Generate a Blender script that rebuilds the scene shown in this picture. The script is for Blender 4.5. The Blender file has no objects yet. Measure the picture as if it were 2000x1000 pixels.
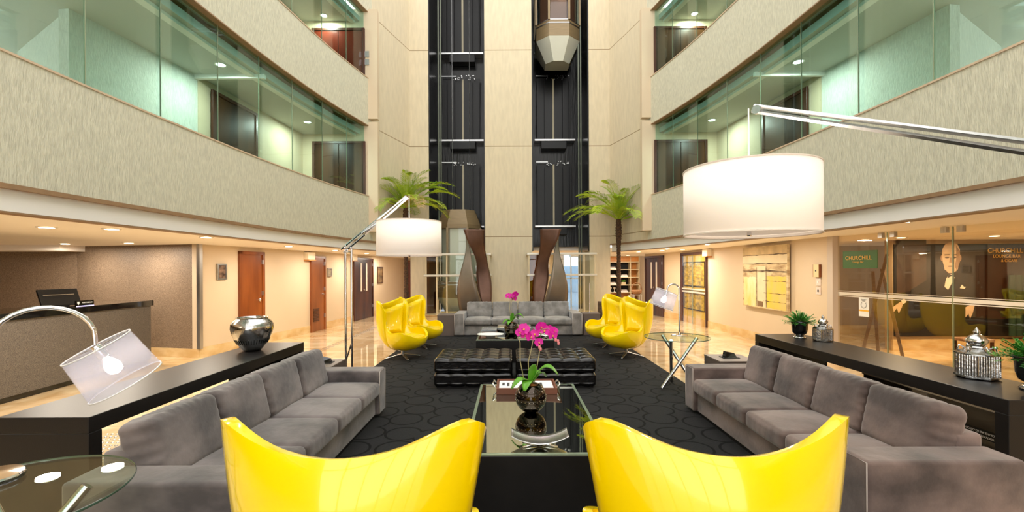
import bpy, bmesh, math, random
from mathutils import Vector, Matrix, Euler
random.seed(7)
PI = math.pi
sc = bpy.context.scene
COL = sc.collection
F, CX, CY, M_, CH = 880.0, 997.0, 527.0, 0.005, 1.65

def W(px, py, Y):
    """world point on the plane at depth Y seen at photo pixel px,py"""
    u, v = px - CX, py - CY
    return Vector(((u - M_ * v) * Y / F, Y, CH - (v + M_ * u) * Y / F))
def G(px, py, Z=0.0):
    u, v = px - CX, py - CY
    Y = (CH - Z) * F / (v + M_ * u)
    return W(px, py, Y)

# ------------------------------------------------------------------ materials
def lin(c):
    return tuple(((x / 255) / 12.92 if x / 255 <= 0.04045 else ((x / 255 + .055) / 1.055) ** 2.4) for x in c) + (1,)
MATS = {}
def mat(name, c, rough=.5, metal=0., coat=0., emit=None, es=0., noise=None, bump=None, spec=.5, sheen=0., alpha=1., coords='Object'):
    """noise=(scale xyz, amount, detail) varies colour; bump=(scale xyz, strength)"""
    if name in MATS: return MATS[name]
    m = bpy.data.materials.new(name); m.use_nodes = True
    nt = m.node_tree; b = nt.nodes['Principled BSDF']
    b.inputs['Base Color'].default_value = lin(c)
    b.inputs['Roughness'].default_value = rough
    b.inputs['Metallic'].default_value = metal
    b.inputs['Coat Weight'].default_value = coat
    b.inputs['Specular IOR Level'].default_value = spec
    b.inputs['Sheen Weight'].default_value = sheen
    b.inputs['Alpha'].default_value = alpha
    if emit:
        b.inputs['Emission Color'].default_value = lin(emit); b.inputs['Emission Strength'].default_value = es
    if noise or bump:
        tc = nt.nodes.new('ShaderNodeTexCoord')
    def tex(scale, detail):
        mp = nt.nodes.new('ShaderNodeMapping'); mp.inputs['Scale'].default_value = scale
        nt.links.new(tc.outputs[coords], mp.inputs['Vector'])
        n = nt.nodes.new('ShaderNodeTexNoise'); n.inputs['Scale'].default_value = 1; n.inputs['Detail'].default_value = detail
        nt.links.new(mp.outputs[0], n.inputs['Vector']); return n
    if noise:
        s, amt, det = noise[:3]
        n = tex(s, det)
        r = nt.nodes.new('ShaderNodeValToRGB')
        a = lin(c); c2 = lin(noise[3]) if len(noise) > 3 else tuple(x * (1 - amt) for x in a[:3]) + (1,)
        r.color_ramp.elements[0].position = .35; r.color_ramp.elements[1].position = .65
        r.color_ramp.elements[0].color = c2; r.color_ramp.elements[1].color = a
        nt.links.new(n.outputs['Fac'], r.inputs[0]); nt.links.new(r.outputs[0], b.inputs['Base Color'])
    if bump:
        n = tex(bump[0], 4); bp = nt.nodes.new('ShaderNodeBump'); bp.inputs['Strength'].default_value = bump[1]
        bp.inputs['Distance'].default_value = bump[2] if len(bump) > 2 else .02
        nt.links.new(n.outputs['Fac'], bp.inputs['Height']); nt.links.new(bp.outputs[0], b.inputs['Normal'])
    MATS[name] = m; return m
def glass(name, tint=(240, 250, 246), refl=.1, rough=0.0, fres=False):
    if name in MATS: return MATS[name]
    m = bpy.data.materials.new(name); m.use_nodes = True; nt = m.node_tree
    nt.nodes.clear()
    o = nt.nodes.new('ShaderNodeOutputMaterial'); mx = nt.nodes.new('ShaderNodeMixShader')
    t = nt.nodes.new('ShaderNodeBsdfTransparent'); t.inputs[0].default_value = lin(tint)
    g = nt.nodes.new('ShaderNodeBsdfGlossy'); g.inputs['Roughness'].default_value = rough
    g.inputs['Color'].default_value = (1, 1, 1, 1)
    if fres:
        lw = nt.nodes.new('ShaderNodeLayerWeight'); lw.inputs[0].default_value = .25
        ma = nt.nodes.new('ShaderNodeMath'); ma.operation = 'MULTIPLY_ADD'; ma.use_clamp = True
        ma.inputs[1].default_value = .9; ma.inputs[2].default_value = refl
        nt.links.new(lw.outputs['Fresnel'], ma.inputs[0]); nt.links.new(ma.outputs[0], mx.inputs[0])
    else: mx.inputs[0].default_value = refl
    nt.links.new(t.outputs[0], mx.inputs[1]); nt.links.new(g.outputs[0], mx.inputs[2]); nt.links.new(mx.outputs[0], o.inputs[0])
    MATS[name] = m; return m

STUCCO = mat('stucco', (208, 204, 182), .85, noise=((48, 48, 11), .20, 6), bump=((80, 80, 18), .8, .012))
STUCCO_LIT = mat('stucco_daylit', (214, 216, 206), .85, noise=((48, 48, 11), .16, 6), bump=((80, 80, 18), .8, .012))  # facade stucco again, with the gallery daylight put into a paler colour
STUCCO_S = mat('stucco_smooth', (214, 200, 172), .85, noise=((14, 14, 3), .09, 5), bump=((90, 90, 30), .25, .006))
# grooves between cast panels, at storey heights
def add_joints(m, zs, w=.012):
    nt = m.node_tree; b = nt.nodes['Principled BSDF']
    tc = nt.nodes.new('ShaderNodeTexCoord'); sx = nt.nodes.new('ShaderNodeSeparateXYZ')
    nt.links.new(tc.outputs['Object'], sx.inputs[0])
    prev = None
    for z in zs:
        c = nt.nodes.new('ShaderNodeMath'); c.operation = 'COMPARE'; c.inputs[1].default_value = z; c.inputs[2].default_value = w
        nt.links.new(sx.outputs['Z'], c.inputs[0])
        if prev:
            a = nt.nodes.new('ShaderNodeMath'); a.operation = 'MAXIMUM'
            nt.links.new(prev.outputs[0], a.inputs[0]); nt.links.new(c.outputs[0], a.inputs[1]); prev = a
        else: prev = c
    mx = nt.nodes.new('ShaderNodeMix'); mx.data_type = 'RGBA'
    src = b.inputs['Base Color'].links[0].from_socket
    nt.links.new(prev.outputs[0], mx.inputs['Factor']); nt.links.new(src, mx.inputs[6])
    mx.inputs[7].default_value = lin((150, 130, 98)); nt.links.new(mx.outputs[2], b.inputs['Base Color'])
add_joints(STUCCO_S, (2.63, 5.30, 8.14))
PLASTER = mat('beige_plaster', (214, 194, 166), .6, noise=((.8, .8, .8), .05, 2))
WHITE = mat('white_paint', (240, 236, 230), .6, noise=((2, 2, 2), .03, 2))
CEIL = mat('cream_ceiling', (250, 243, 234), .7, noise=((1, 1, 1), .03, 2))
TRIMB = mat('bronze_trim', (150, 118, 86), .45, noise=((10, 10, 10), .12, 3))
COPING = mat('coping_stone', (200, 176, 148), .6, noise=((12, 12, 12), .15, 3))
BASEB = mat('marble_skirting', (222, 196, 150), .25, noise=((3, 3, 6), .2, 5, (205, 170, 115)))
SPECK = mat('speckled_wallpaper', (152, 132, 110), .5, noise=((110, 110, 110), .3, 5, (96, 78, 64)), bump=((200, 200, 200), .3, .004))
SPECKD = mat('speckled_granite', (112, 104, 96), .45, noise=((140, 140, 140), .45, 4, (48, 45, 43)), bump=((180, 180, 180), .3, .004))
BLACK = mat('black_matte', (14, 13, 13), .55, spec=.3, noise=((5, 5, 5), .2, 3))
BLACKG = mat('black_gloss', (10, 10, 10), .08, coat=.6, noise=((3, 3, 3), .15, 2))
SHAFT = mat('shaft_black', (8, 8, 9), .2, spec=.35, noise=((14, 14, 1), .5, 4), bump=((14, 14, 1.5), .3, .02))
SHAFTP = mat('shaft_panel', (12, 12, 14), .3, spec=.3, noise=((10, 10, 1), .4, 4))
CHROME = mat('chrome', (225, 225, 228), .06, metal=1., noise=((2, 2, 2), .05, 2))
ALU = mat('brushed_aluminium', (205, 205, 205), .28, metal=1., noise=((60, 60, 4), .1, 3))
SILVER = mat('hammered_silver', (200, 200, 198), .12, metal=1., noise=((14, 14, 14), .25, 3), bump=((40, 40, 40), .25, .01))
BRONZE = mat('brushed_bronze', (136, 116, 84), .4, metal=.2, noise=((4, 4, 30), .12, 3))
TAUPE_LIT = mat('taupe_steel_lit', (104, 74, 60), .4, metal=.6, noise=((5, 5, 5), .2, 4))  # the taupe steel in brown: the lighting on it is put into the colour
TAUPE = mat('taupe_steel', (122, 108, 94), .38, metal=.7, noise=((4, 4, 4), .12, 3))
YEL = mat('yellow_lacquer', (255, 220, 0), .14, coat=.7, noise=((1.2, 1.2, 1.2), .03, 2))
YELP = mat('yellow_padding', (250, 214, 0), .16, coat=.5, noise=((3, 3, 3), .04, 2))
VELV = mat('grey_velvet_warm', (130, 110, 103), .85, sheen=.35, noise=((2.2, 2.2, 3.4), .3, 5, (66, 53, 49)), bump=((9, 9, 9), .35, .02))
VELC = mat('grey_velvet_cool', (126, 116, 114), .85, sheen=.35, noise=((2.2, 2.2, 3.4), .28, 5, (66, 60, 60)), bump=((9, 9, 9), .35, .02))
VELF = mat('silver_grey_velvet', (142, 138, 136), .8, sheen=.4, noise=((5, 5, 5), .35, 5, (106, 102, 100)), bump=((9, 9, 9), .35, .02))
PIPE = mat('pale_piping', (190, 178, 170), .7, noise=((5, 5, 5), .1, 2))
LEATH = mat('black_leather', (12, 10, 9), .22, coat=.2, noise=((6, 6, 6), .3, 4), bump=((22, 22, 22), .35, .012))
CONS = mat('black_leather_board', (24, 22, 22), .4, spec=.3, noise=((3, 3, 3), .15, 4), bump=((120, 120, 120), .15, .003))
TBODY = mat('black_stained_wood', (24, 22, 21), .4, spec=.35, noise=((8, 2, 8), .25, 4))
MIRROR = mat('mirror_top', (196, 200, 186), .02, metal=1., noise=((1, 1, 1), .03, 2))
EDGEG = mat('glass_edge', (150, 165, 140), .1, metal=.3, noise=((4, 4, 4), .1, 2))
WOODR = mat('red_brown_wood', (146, 80, 34), .3, coat=.2, noise=((2.5, 2.5, .5), .35, 6, (106, 50, 18)))
WOODD = mat('dark_brown_wood', (86, 52, 28), .35, spec=.3, noise=((3, 3, .6), .35, 6, (42, 26, 16)))
WOODF = mat('door_frame_wood', (78, 40, 24), .35, noise=((4, 4, .6), .3, 5))
WOODO = mat('orange_shelf_wood', (216, 146, 76), .45, noise=((3, 3, .8), .2, 5))
MAHOG = mat('mahogany', (104, 36, 22), .2, coat=.5, noise=((3, 3, .5), .3, 5))
TRAYW = mat('tray_walnut', (132, 78, 56), .4, noise=((2, 12, 12), .3, 4))
SHADE = mat('white_lampshade', (250, 240, 230), .8, emit=(255, 236, 218), es=.2, noise=((60, 60, 200), .03, 2))
BULB = mat('lit_bulb', (255, 240, 220), .4, emit=(255, 226, 190), es=14)
LENS = mat('downlight_lens', (255, 245, 230), .4, emit=(255, 232, 200), es=16)
LENSC = mat('downlight_lens_cool', (245, 252, 250), .4, emit=(240, 252, 240), es=16)
EMIW = mat('emergency_light_cover', (245, 235, 215), .5, noise=((3, 3, 3), .04, 2))
GL = glass('teal_balcony_glass', (224, 243, 240), .05)
GLC = glass('clear_glass', (246, 250, 247), .04)
GLB = glass('bar_glass', (246, 244, 236), .05)
GLT = glass('table_glass', (236, 246, 240), .07)
SHADEG = None
GREEN = mat('frond_green', (190, 206, 40), .5, noise=((3, 3, 3), .35, 3, (120, 158, 34)))
GREENL = mat('leaf_green', (106, 176, 48), .35, noise=((6, 6, 6), .25, 3))
GREEND = mat('bush_green', (84, 164, 60), .45, noise=((12, 12, 12), .4, 3, (34, 112, 40)))
DRYF = mat('dry_frond', (188, 150, 88), .6, noise=((4, 4, 4), .2, 3))
TRUNK = mat('palm_trunk_bark', (96, 66, 40), .9, noise=((20, 20, 34), .5, 5, (48, 32, 20)), bump=((26, 26, 40), 1., .04))
MAG = mat('magenta_petal', (226, 10, 168), .5, noise=((20, 20, 20), .15, 2))
PINKB = mat('pink_bud', (232, 140, 146), .5, noise=((20, 20, 20), .1, 2))
STEM = mat('pale_stem', (186, 172, 130), .5, noise=((20, 20, 20), .15, 2))
BARK = mat('bark_chips', (176, 112, 52), .9, noise=((60, 60, 60), .5, 4), bump=((60, 60, 60), .8, .02))
PAPER = mat('white_paper', (240, 240, 238), .6, noise=((5, 5, 5), .03, 2))
GREYP = mat('glossy_grey_cover', (150, 156, 160), .15, noise=((8, 8, 8), .2, 3))
SIGNG = mat('green_sign_board', (62, 104, 46), .5, noise=((2, 2, 2), .06, 2))
GOLD = mat('gold_lettering', (216, 170, 80), .4, metal=.4, noise=((30, 30, 30), .1, 2))
WHT = mat('white_lettering', (235, 235, 235), .5, noise=((30, 30, 30), .03, 2))
INK = mat('dark_ink', (60, 60, 62), .6, noise=((30, 30, 30), .1, 2))
STEELW = mat('painted_rail', (214, 206, 190), .3, metal=.3, noise=((3, 3, 3), .05, 2))
CREAMF = mat('cream_frame', (216, 196, 158), .4, noise=((3, 3, 3), .06, 2))
BARW = mat('bar_wall_taupe', (176, 152, 122), .5, noise=((1, 1, 1), .06, 2))
DARKG = mat('dark_green_velvet', (18, 50, 28), .7, noise=((14, 14, 1), .4, 3))

def marble():
    m = mat('cream_marble_floor', (226, 206, 172), .055, coat=.3, spec=.6)
    nt = m.node_tree; b = nt.nodes['Principled BSDF']
    tc = nt.nodes.new('ShaderNodeTexCoord')
    br = nt.nodes.new('ShaderNodeTexBrick'); br.offset = 0; br.squash = 1
    br.inputs['Scale'].default_value = 1; br.inputs['Brick Width'].default_value = .8; br.inputs['Row Height'].default_value = .8
    br.inputs['Mortar Size'].default_value = .003; br.inputs['Color1'].default_value = lin((232, 212, 178)); br.inputs['Color2'].default_value = lin((216, 192, 152))
    br.inputs['Mortar'].default_value = lin((190, 165, 125))
    nt.links.new(tc.outputs['Object'], br.inputs['Vector'])
    n = nt.nodes.new('ShaderNodeTexNoise'); n.inputs['Scale'].default_value = 1.6; n.inputs['Detail'].default_value = 8; n.inputs['Distortion'].default_value = 1.5
    nt.links.new(tc.outputs['Object'], n.inputs['Vector'])
    r = nt.nodes.new('ShaderNodeValToRGB'); r.color_ramp.elements[0].position = .38; r.color_ramp.elements[1].position = .62
    r.color_ramp.elements[0].color = lin((222, 204, 178)); r.color_ramp.elements[1].color = (1, 1, 1, 1)
    nt.links.new(n.outputs['Fac'], r.inputs[0])
    mx = nt.nodes.new('ShaderNodeMix'); mx.data_type = 'RGBA'; mx.blend_type = 'MULTIPLY'; mx.inputs['Factor'].default_value = .8
    nt.links.new(br.outputs['Color'], mx.inputs[6]); nt.links.new(r.outputs[0], mx.inputs[7]); nt.links.new(mx.outputs[2], b.inputs['Base Color'])
    return m
def rugmat():
    m = mat('charcoal_pebble_rug', (44, 42, 42), .95, spec=.15)
    nt = m.node_tree; b = nt.nodes['Principled BSDF']
    tc = nt.nodes.new('ShaderNodeTexCoord')
    v = nt.nodes.new('ShaderNodeTexVoronoi'); v.feature = 'DISTANCE_TO_EDGE'; v.inputs['Scale'].default_value = 2.3; v.inputs['Randomness'].default_value = .55
    v1 = nt.nodes.new('ShaderNodeTexVoronoi'); v1.feature = 'F1'; v1.inputs['Scale'].default_value = 2.5; v1.inputs['Randomness'].default_value = .38
    for q in (v, v1): nt.links.new(tc.outputs['Object'], q.inputs['Vector']); q.voronoi_dimensions = '2D'
    # a groove ring round each pebble
    c = nt.nodes.new('ShaderNodeMath'); c.operation = 'COMPARE'; c.inputs[1].default_value = .44; c.inputs[2].default_value = .03
    nt.links.new(v1.outputs['Distance'], c.inputs[0])
    l = nt.nodes.new('ShaderNodeMath'); l.operation = 'LESS_THAN'; l.inputs[1].default_value = -1
    nt.links.new(v.outputs['Distance'], l.inputs[0])
    a = nt.nodes.new('ShaderNodeMath'); a.operation = 'MAXIMUM'; nt.links.new(c.outputs[0], a.inputs[0]); nt.links.new(l.outputs[0], a.inputs[1])
    n = nt.nodes.new('ShaderNodeTexNoise'); n.inputs['Scale'].default_value = 60; nt.links.new(tc.outputs['Object'], n.inputs['Vector'])
    mx = nt.nodes.new('ShaderNodeMix'); mx.data_type = 'RGBA'; mx.inputs[6].default_value = lin((39, 37, 38)); mx.inputs[7].default_value = lin((19, 18, 19))
    nt.links.new(a.outputs[0], mx.inputs['Factor'])
    mm = nt.nodes.new('ShaderNodeMix'); mm.data_type = 'RGBA'; mm.blend_type = 'MULTIPLY'; mm.inputs['Factor'].default_value = .6
    nt.links.new(mx.outputs[2], mm.inputs[6]); nt.links.new(n.outputs['Color'], mm.inputs[7])
    sat = nt.nodes.new('ShaderNodeHueSaturation'); sat.inputs['Saturation'].default_value = .15; sat.inputs['Value'].default_value = 1.5
    nt.links.new(mm.outputs[2], sat.inputs['Color']); nt.links.new(sat.outputs[0], b.inputs['Base Color'])
    bp = nt.nodes.new('ShaderNodeBump'); bp.inputs['Strength'].default_value = .7; bp.inputs['Distance'].default_value = .02; bp.invert = True
    nt.links.new(a.outputs[0], bp.inputs['Height']); nt.links.new(bp.outputs[0], b.inputs['Normal'])
    return m
MARBLE = marble(); RUG = rugmat()

# ------------------------------------------------------------------ mesh builder
class MB:
    def __init__(s): s.v = []; s.f = []
    def add(s, vs, fs, M=None):
        o = len(s.v)
        for p in vs:
            p = Vector(p); s.v.append(M @ p if M else p)
        s.f += [tuple(i + o for i in f) for f in fs]; return s
    def box(s, x0, x1, y0, y1, z0, z1, M=None):
        vs = [(x, y, z) for z in (z0, z1) for y in (y0, y1) for x in (x0, x1)]
        return s.add(vs, [(0, 2, 3, 1), (4, 5, 7, 6), (0, 1, 5, 4), (2, 6, 7, 3), (0, 4, 6, 2), (1, 3, 7, 5)], M)
    def prism(s, poly, z0, z1, M=None):
        n = len(poly)
        vs = [(x, y, z0) for x, y in poly] + [(x, y, z1) for x, y in poly]
        fs = [tuple(range(n))[::-1], tuple(range(n, 2 * n))] + [(i, (i + 1) % n, (i + 1) % n + n, i + n) for i in range(n)]
        return s.add(vs, fs, M)
    def tube(s, pts, r, n=10, caps=True, M=None):
        pts = [Vector(p) for p in pts]; rs = r if isinstance(r, (list, tuple)) else [r] * len(pts)
        vs = []; fs = []; up = None
        for i, p in enumerate(pts):
            t = (pts[min(i + 1, len(pts) - 1)] - pts[max(i - 1, 0)]).normalized()
            if up is None:
                up = Vector((0, 0, 1)) if abs(t.z) < .9 else Vector((1, 0, 0))
            a = t.cross(up).normalized(); b = a.cross(t).normalized(); up = b
            for k in range(n):
                g = 2 * PI * k / n; vs.append(p + a * math.cos(g) * rs[i] + b * math.sin(g) * rs[i])
        for i in range(len(pts) - 1):
            for k in range(n):
                fs.append((i * n + k, i * n + (k + 1) % n, (i + 1) * n + (k + 1) % n, (i + 1) * n + k))
        if caps: fs += [tuple(range(n))[::-1], tuple(range(len(vs) - n, len(vs)))]
        return s.add(vs, fs, M)
    def lathe(s, prof, n=32, M=None, cap=True, rf=None):
        vs = []; fs = []
        for j, (r, z) in enumerate(prof):
            for k in range(n):
                g = 2 * PI * k / n; q = r * (rf(g, z) if rf else 1); vs.append((q * math.cos(g), q * math.sin(g), z))
        for j in range(len(prof) - 1):
            for k in range(n):
                fs.append((j * n + k, j * n + (k + 1) % n, (j + 1) * n + (k + 1) % n, (j + 1) * n + k))
        if cap: fs += [tuple(range(n))[::-1], tuple(range(len(vs) - n, len(vs)))]
        return s.add(vs, fs, M)
    def soft(s, c, size, r=.05, crown=0., n=8, M=None, puff=None):
        """rounded box; crown bulges the broad faces"""
        hx, hy, hz = [q / 2 for q in size]; r = min(r, hx * .98, hy * .98, hz * .98)
        idx = {}; vs = []; fs = []
        def vert(a, b, cc):
            k = (round(a, 4), round(b, 4), round(cc, 4))
            if k in idx: return idx[k]
            p = Vector((a * hx, b * hy, cc * hz))
            q = Vector((max(-hx + r, min(hx - r, p.x)), max(-hy + r, min(hy - r, p.y)), max(-hz + r, min(hz - r, p.z))))
            d = p - q
            if d.length > 1e-7: d = d.normalized()
            p = q + d * r
            if crown:
                p += Vector((crown * .35 * a * (1 - b * b) * (1 - cc * cc), crown * .35 * b * (1 - a * a) * (1 - cc * cc), crown * cc * (1 - a * a) * (1 - b * b)))
            if puff: p += d * puff(p)
            idx[k] = len(vs); vs.append(p + Vector(c)); return idx[k]
        # parameter spaced to resolve the rounded edge
        def g(h):
            e = r / h; m = n
            inner = [-(1 - e) + 2 * (1 - e) * i / m for i in range(m + 1)]
            edge = [1 - e + e * t for t in (math.tan(PI / 16 * 1), math.tan(PI / 16 * 2), math.tan(PI / 16 * 3), 1.)]
            return [-x for x in edge[::-1]] + inner + edge
        gx, gy, gz = g(hx), g(hy), g(hz)
        def face(fu, ga, gb, flip):
            for i in range(len(ga) - 1):
                for j in range(len(gb) - 1):
                    q = [fu(ga[i], gb[j]), fu(ga[i + 1], gb[j]), fu(ga[i + 1], gb[j + 1]), fu(ga[i], gb[j + 1])]
                    fs.append(tuple(q[::-1] if flip else q))
        face(lambda a, b: vert(a, b, 1), gx, gy, False); face(lambda a, b: vert(a, b, -1), gx, gy, True)
        face(lambda a, b: vert(a, 1, b), gx, gz, True); face(lambda a, b: vert(a, -1, b), gx, gz, False)
        face(lambda a, b: vert(1, a, b), gy, gz, False); face(lambda a, b: vert(-1, a, b), gy, gz, True)
        return s.add(vs, fs, M)
    def grid(s, P, nu, nv, closeu=False):
        vs = [P(i, j) for j in range(nv) for i in range(nu)]; fs = []
        for j in range(nv - 1):
            for i in range(nu if closeu else nu - 1):
                fs.append((j * nu + i, j * nu + (i + 1) % nu, (j + 1) * nu + (i + 1) % nu, (j + 1) * nu + i))
        return s.add(vs, fs)
    def build(s, name, m, parent=None, smooth=False, bevel=0., world=False, mods=()):
        me = bpy.data.meshes.new(name)
        off = Vector(parent.location) if (parent is not None and world) else Vector((0, 0, 0))
        me.from_pydata([tuple(p - off) for p in s.v], [], s.f); me.update()
        bmm = bmesh.new(); bmm.from_mesh(me); bmesh.ops.recalc_face_normals(bmm, faces=bmm.faces); bmm.to_mesh(me); bmm.free()
        if m: me.materials.append(m)
        o = bpy.data.objects.new(name, me); COL.objects.link(o)
        if parent: o.parent = parent
        if smooth is True:
            for p in me.polygons: p.use_smooth = True
        elif smooth:
            for p in me.polygons: p.use_smooth = True
            me.set_sharp_from_angle(angle=math.radians(smooth))
        for k, kw in mods:
            md = o.modifiers.new(k, k)
            for a, b in kw.items(): setattr(md, a, b)
        if bevel:
            md = o.modifiers.new('bevel', 'BEVEL'); md.width = bevel; md.segments = 3; md.limit_method = 'ANGLE'
            md.harden_normals = False
        return o
def tag(o, label=None, cat=None, group=None, kind=None):
    if label: o['label'] = label
    if cat: o['category'] = cat
    if group: o['group'] = group
    if kind: o['kind'] = kind
    return o
def thing(name, label, cat, loc=(0, 0, 0), rz=0, group=None, kind=None):
    o = bpy.data.objects.new(name, None); COL.objects.link(o); o.location = loc; o.rotation_euler = (0, 0, rz)
    o.empty_display_size = .1
    return tag(o, label, cat, group, kind)
def copy_tree(o, parent=None):
    c = o.copy(); COL.objects.link(c); c.parent = parent
    for ch in [q for q in bpy.data.objects if q.parent == o]: copy_tree(ch, c)
    return c
def struct(name, mb, m, **k):
    o = mb.build(name, m, **k); o['kind'] = 'structure'; return o
def oriented(name, label, cat, a, b, z=0, **k):
    """root at a, local x runs a->b, local -y faces the room"""
    a = Vector((a[0], a[1])); b = Vector((b[0], b[1])); d = b - a
    return thing(name, label, cat, (a.x, a.y, z), math.atan2(d.y, d.x), **k), d.length
def text(parent, s, size, loc, m, rot=(PI / 2, 0, 0), name='lettering', align='CENTER'):
    cu = bpy.data.curves.new(name, 'FONT'); cu.body = s; cu.size = size; cu.extrude = .001; cu.align_x = align; cu.align_y = 'CENTER'
    t = bpy.data.objects.new('tmp', cu); COL.objects.link(t); me = bpy.data.meshes.new_from_object(t.evaluated_get(bpy.context.evaluated_depsgraph_get()))
    bpy.data.objects.remove(t); me.materials.clear(); me.materials.append(m)
    o = bpy.data.objects.new(name, me); COL.objects.link(o); o.parent = parent; o.location = loc; o.rotation_euler = rot; return o
def light(kind, loc, power, color=(1, .86, .68), size=.3, rot=(0, 0, 0), sizey=None, spot=None, parent=None):
    l = bpy.data.lights.new('lamp_light', kind); l.energy = power; l.color = color
    if kind == 'AREA':
        l.shape = 'RECTANGLE' if sizey else 'DISK'; l.size = size
        if sizey: l.size_y = sizey
    else: l.shadow_soft_size = size
    if spot: l.spot_size = spot; l.spot_blend = .8
    o = bpy.data.objects.new('lamp_light', l); COL.objects.link(o); o.location = loc; o.rotation_euler = rot
    if parent: o.parent = parent
    return o
ORD = ['nearest', 'second nearest', 'third nearest', 'fourth nearest', 'fifth nearest', 'sixth nearest', 'seventh nearest', 'eighth nearest', 'ninth nearest', 'tenth nearest', 'eleventh nearest']

# ------------------------------------------------------------------ setting: curved facades
FAC = [(-4.25, -4.2), (-4.25, -1), (-4.25, 2.0), (-4.24, 3.73), (-4.24, 4.61), (-4.22, 5.58), (-4.18, 6.61), (-4.12, 7.58), (-4.02, 8.53), (-3.88, 9.55), (-3.70, 10.48), (-3.49, 11.43)]
def spl(P, k=3):
    out = []
    for i in range(len(P) - 1):
        p0, p1, p2, p3 = [Vector(P[max(0, min(len(P) - 1, j))]) for j in (i - 1, i, i + 1, i + 2)]
        for a in range(k):
            t = a / k
            out.append(.5 * (2 * p1 + (p2 - p0) * t + (2 * p0 - 5 * p1 + 4 * p2 - p3) * t * t + (3 * p1 - 3 * p2 + p3 - p0) * t ** 3))
    out.append(Vector(P[-1])); return [tuple(p) for p in out]
FACS = spl(FAC)
CORNER = (-2.95, 13.3)
def offs(P, d):
    """offset a polyline away from the atrium (to the left of travel toward +Y)"""
    out = []
    for i, p in enumerate(P):
        a = Vector(P[max(0, i - 1)]); b = Vector(P[min(len(P) - 1, i + 1)]); t = (b - a).normalized()
        out.append((p[0] - t.y * d, p[1] + t.x * d))
    return out
def strip(mb, P, d0, d1, z0, z1, s):
    A = offs(P, d0); B = offs(P, d1)
    for i in range(len(P) - 1):
        q = [A[i], A[i + 1], B[i + 1], B[i]]
        q = [(x * s, y) for x, y in q]
        if s > 0: pass
        mb.prism(q if s < 0 else q, z0, z1)
    return mb
def strip_open(mb, P, d0, d1, z0, z1, s):
    """continuous band of wall without inner partitions"""
    A = offs(P, d0); B = offs(P, d1); n = len(P)
    vs = []
    for L, z in ((A, z0), (A, z1), (B, z1), (B, z0)):
        vs += [(x * s, y, z) for x, y in L]
    fs = []
    for k in range(4):
        for i in range(n - 1):
            a, b = k * n + i, ((k + 1) % 4) * n + i
            fs.append((a, a + 1, b + 1, b) if s < 0 else (b, b + 1, a + 1, a))
    fs += [(0, n, 2 * n, 3 * n), (n - 1, 4 * n - 1, 3 * n - 1, 2 * n - 1)]
    return mb.add(vs, fs)
side = {1: 'left', -1: 'right'}
WINZ = [(3.52, 5.28), (6.46, 8.12)]
nwin = 0
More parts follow.
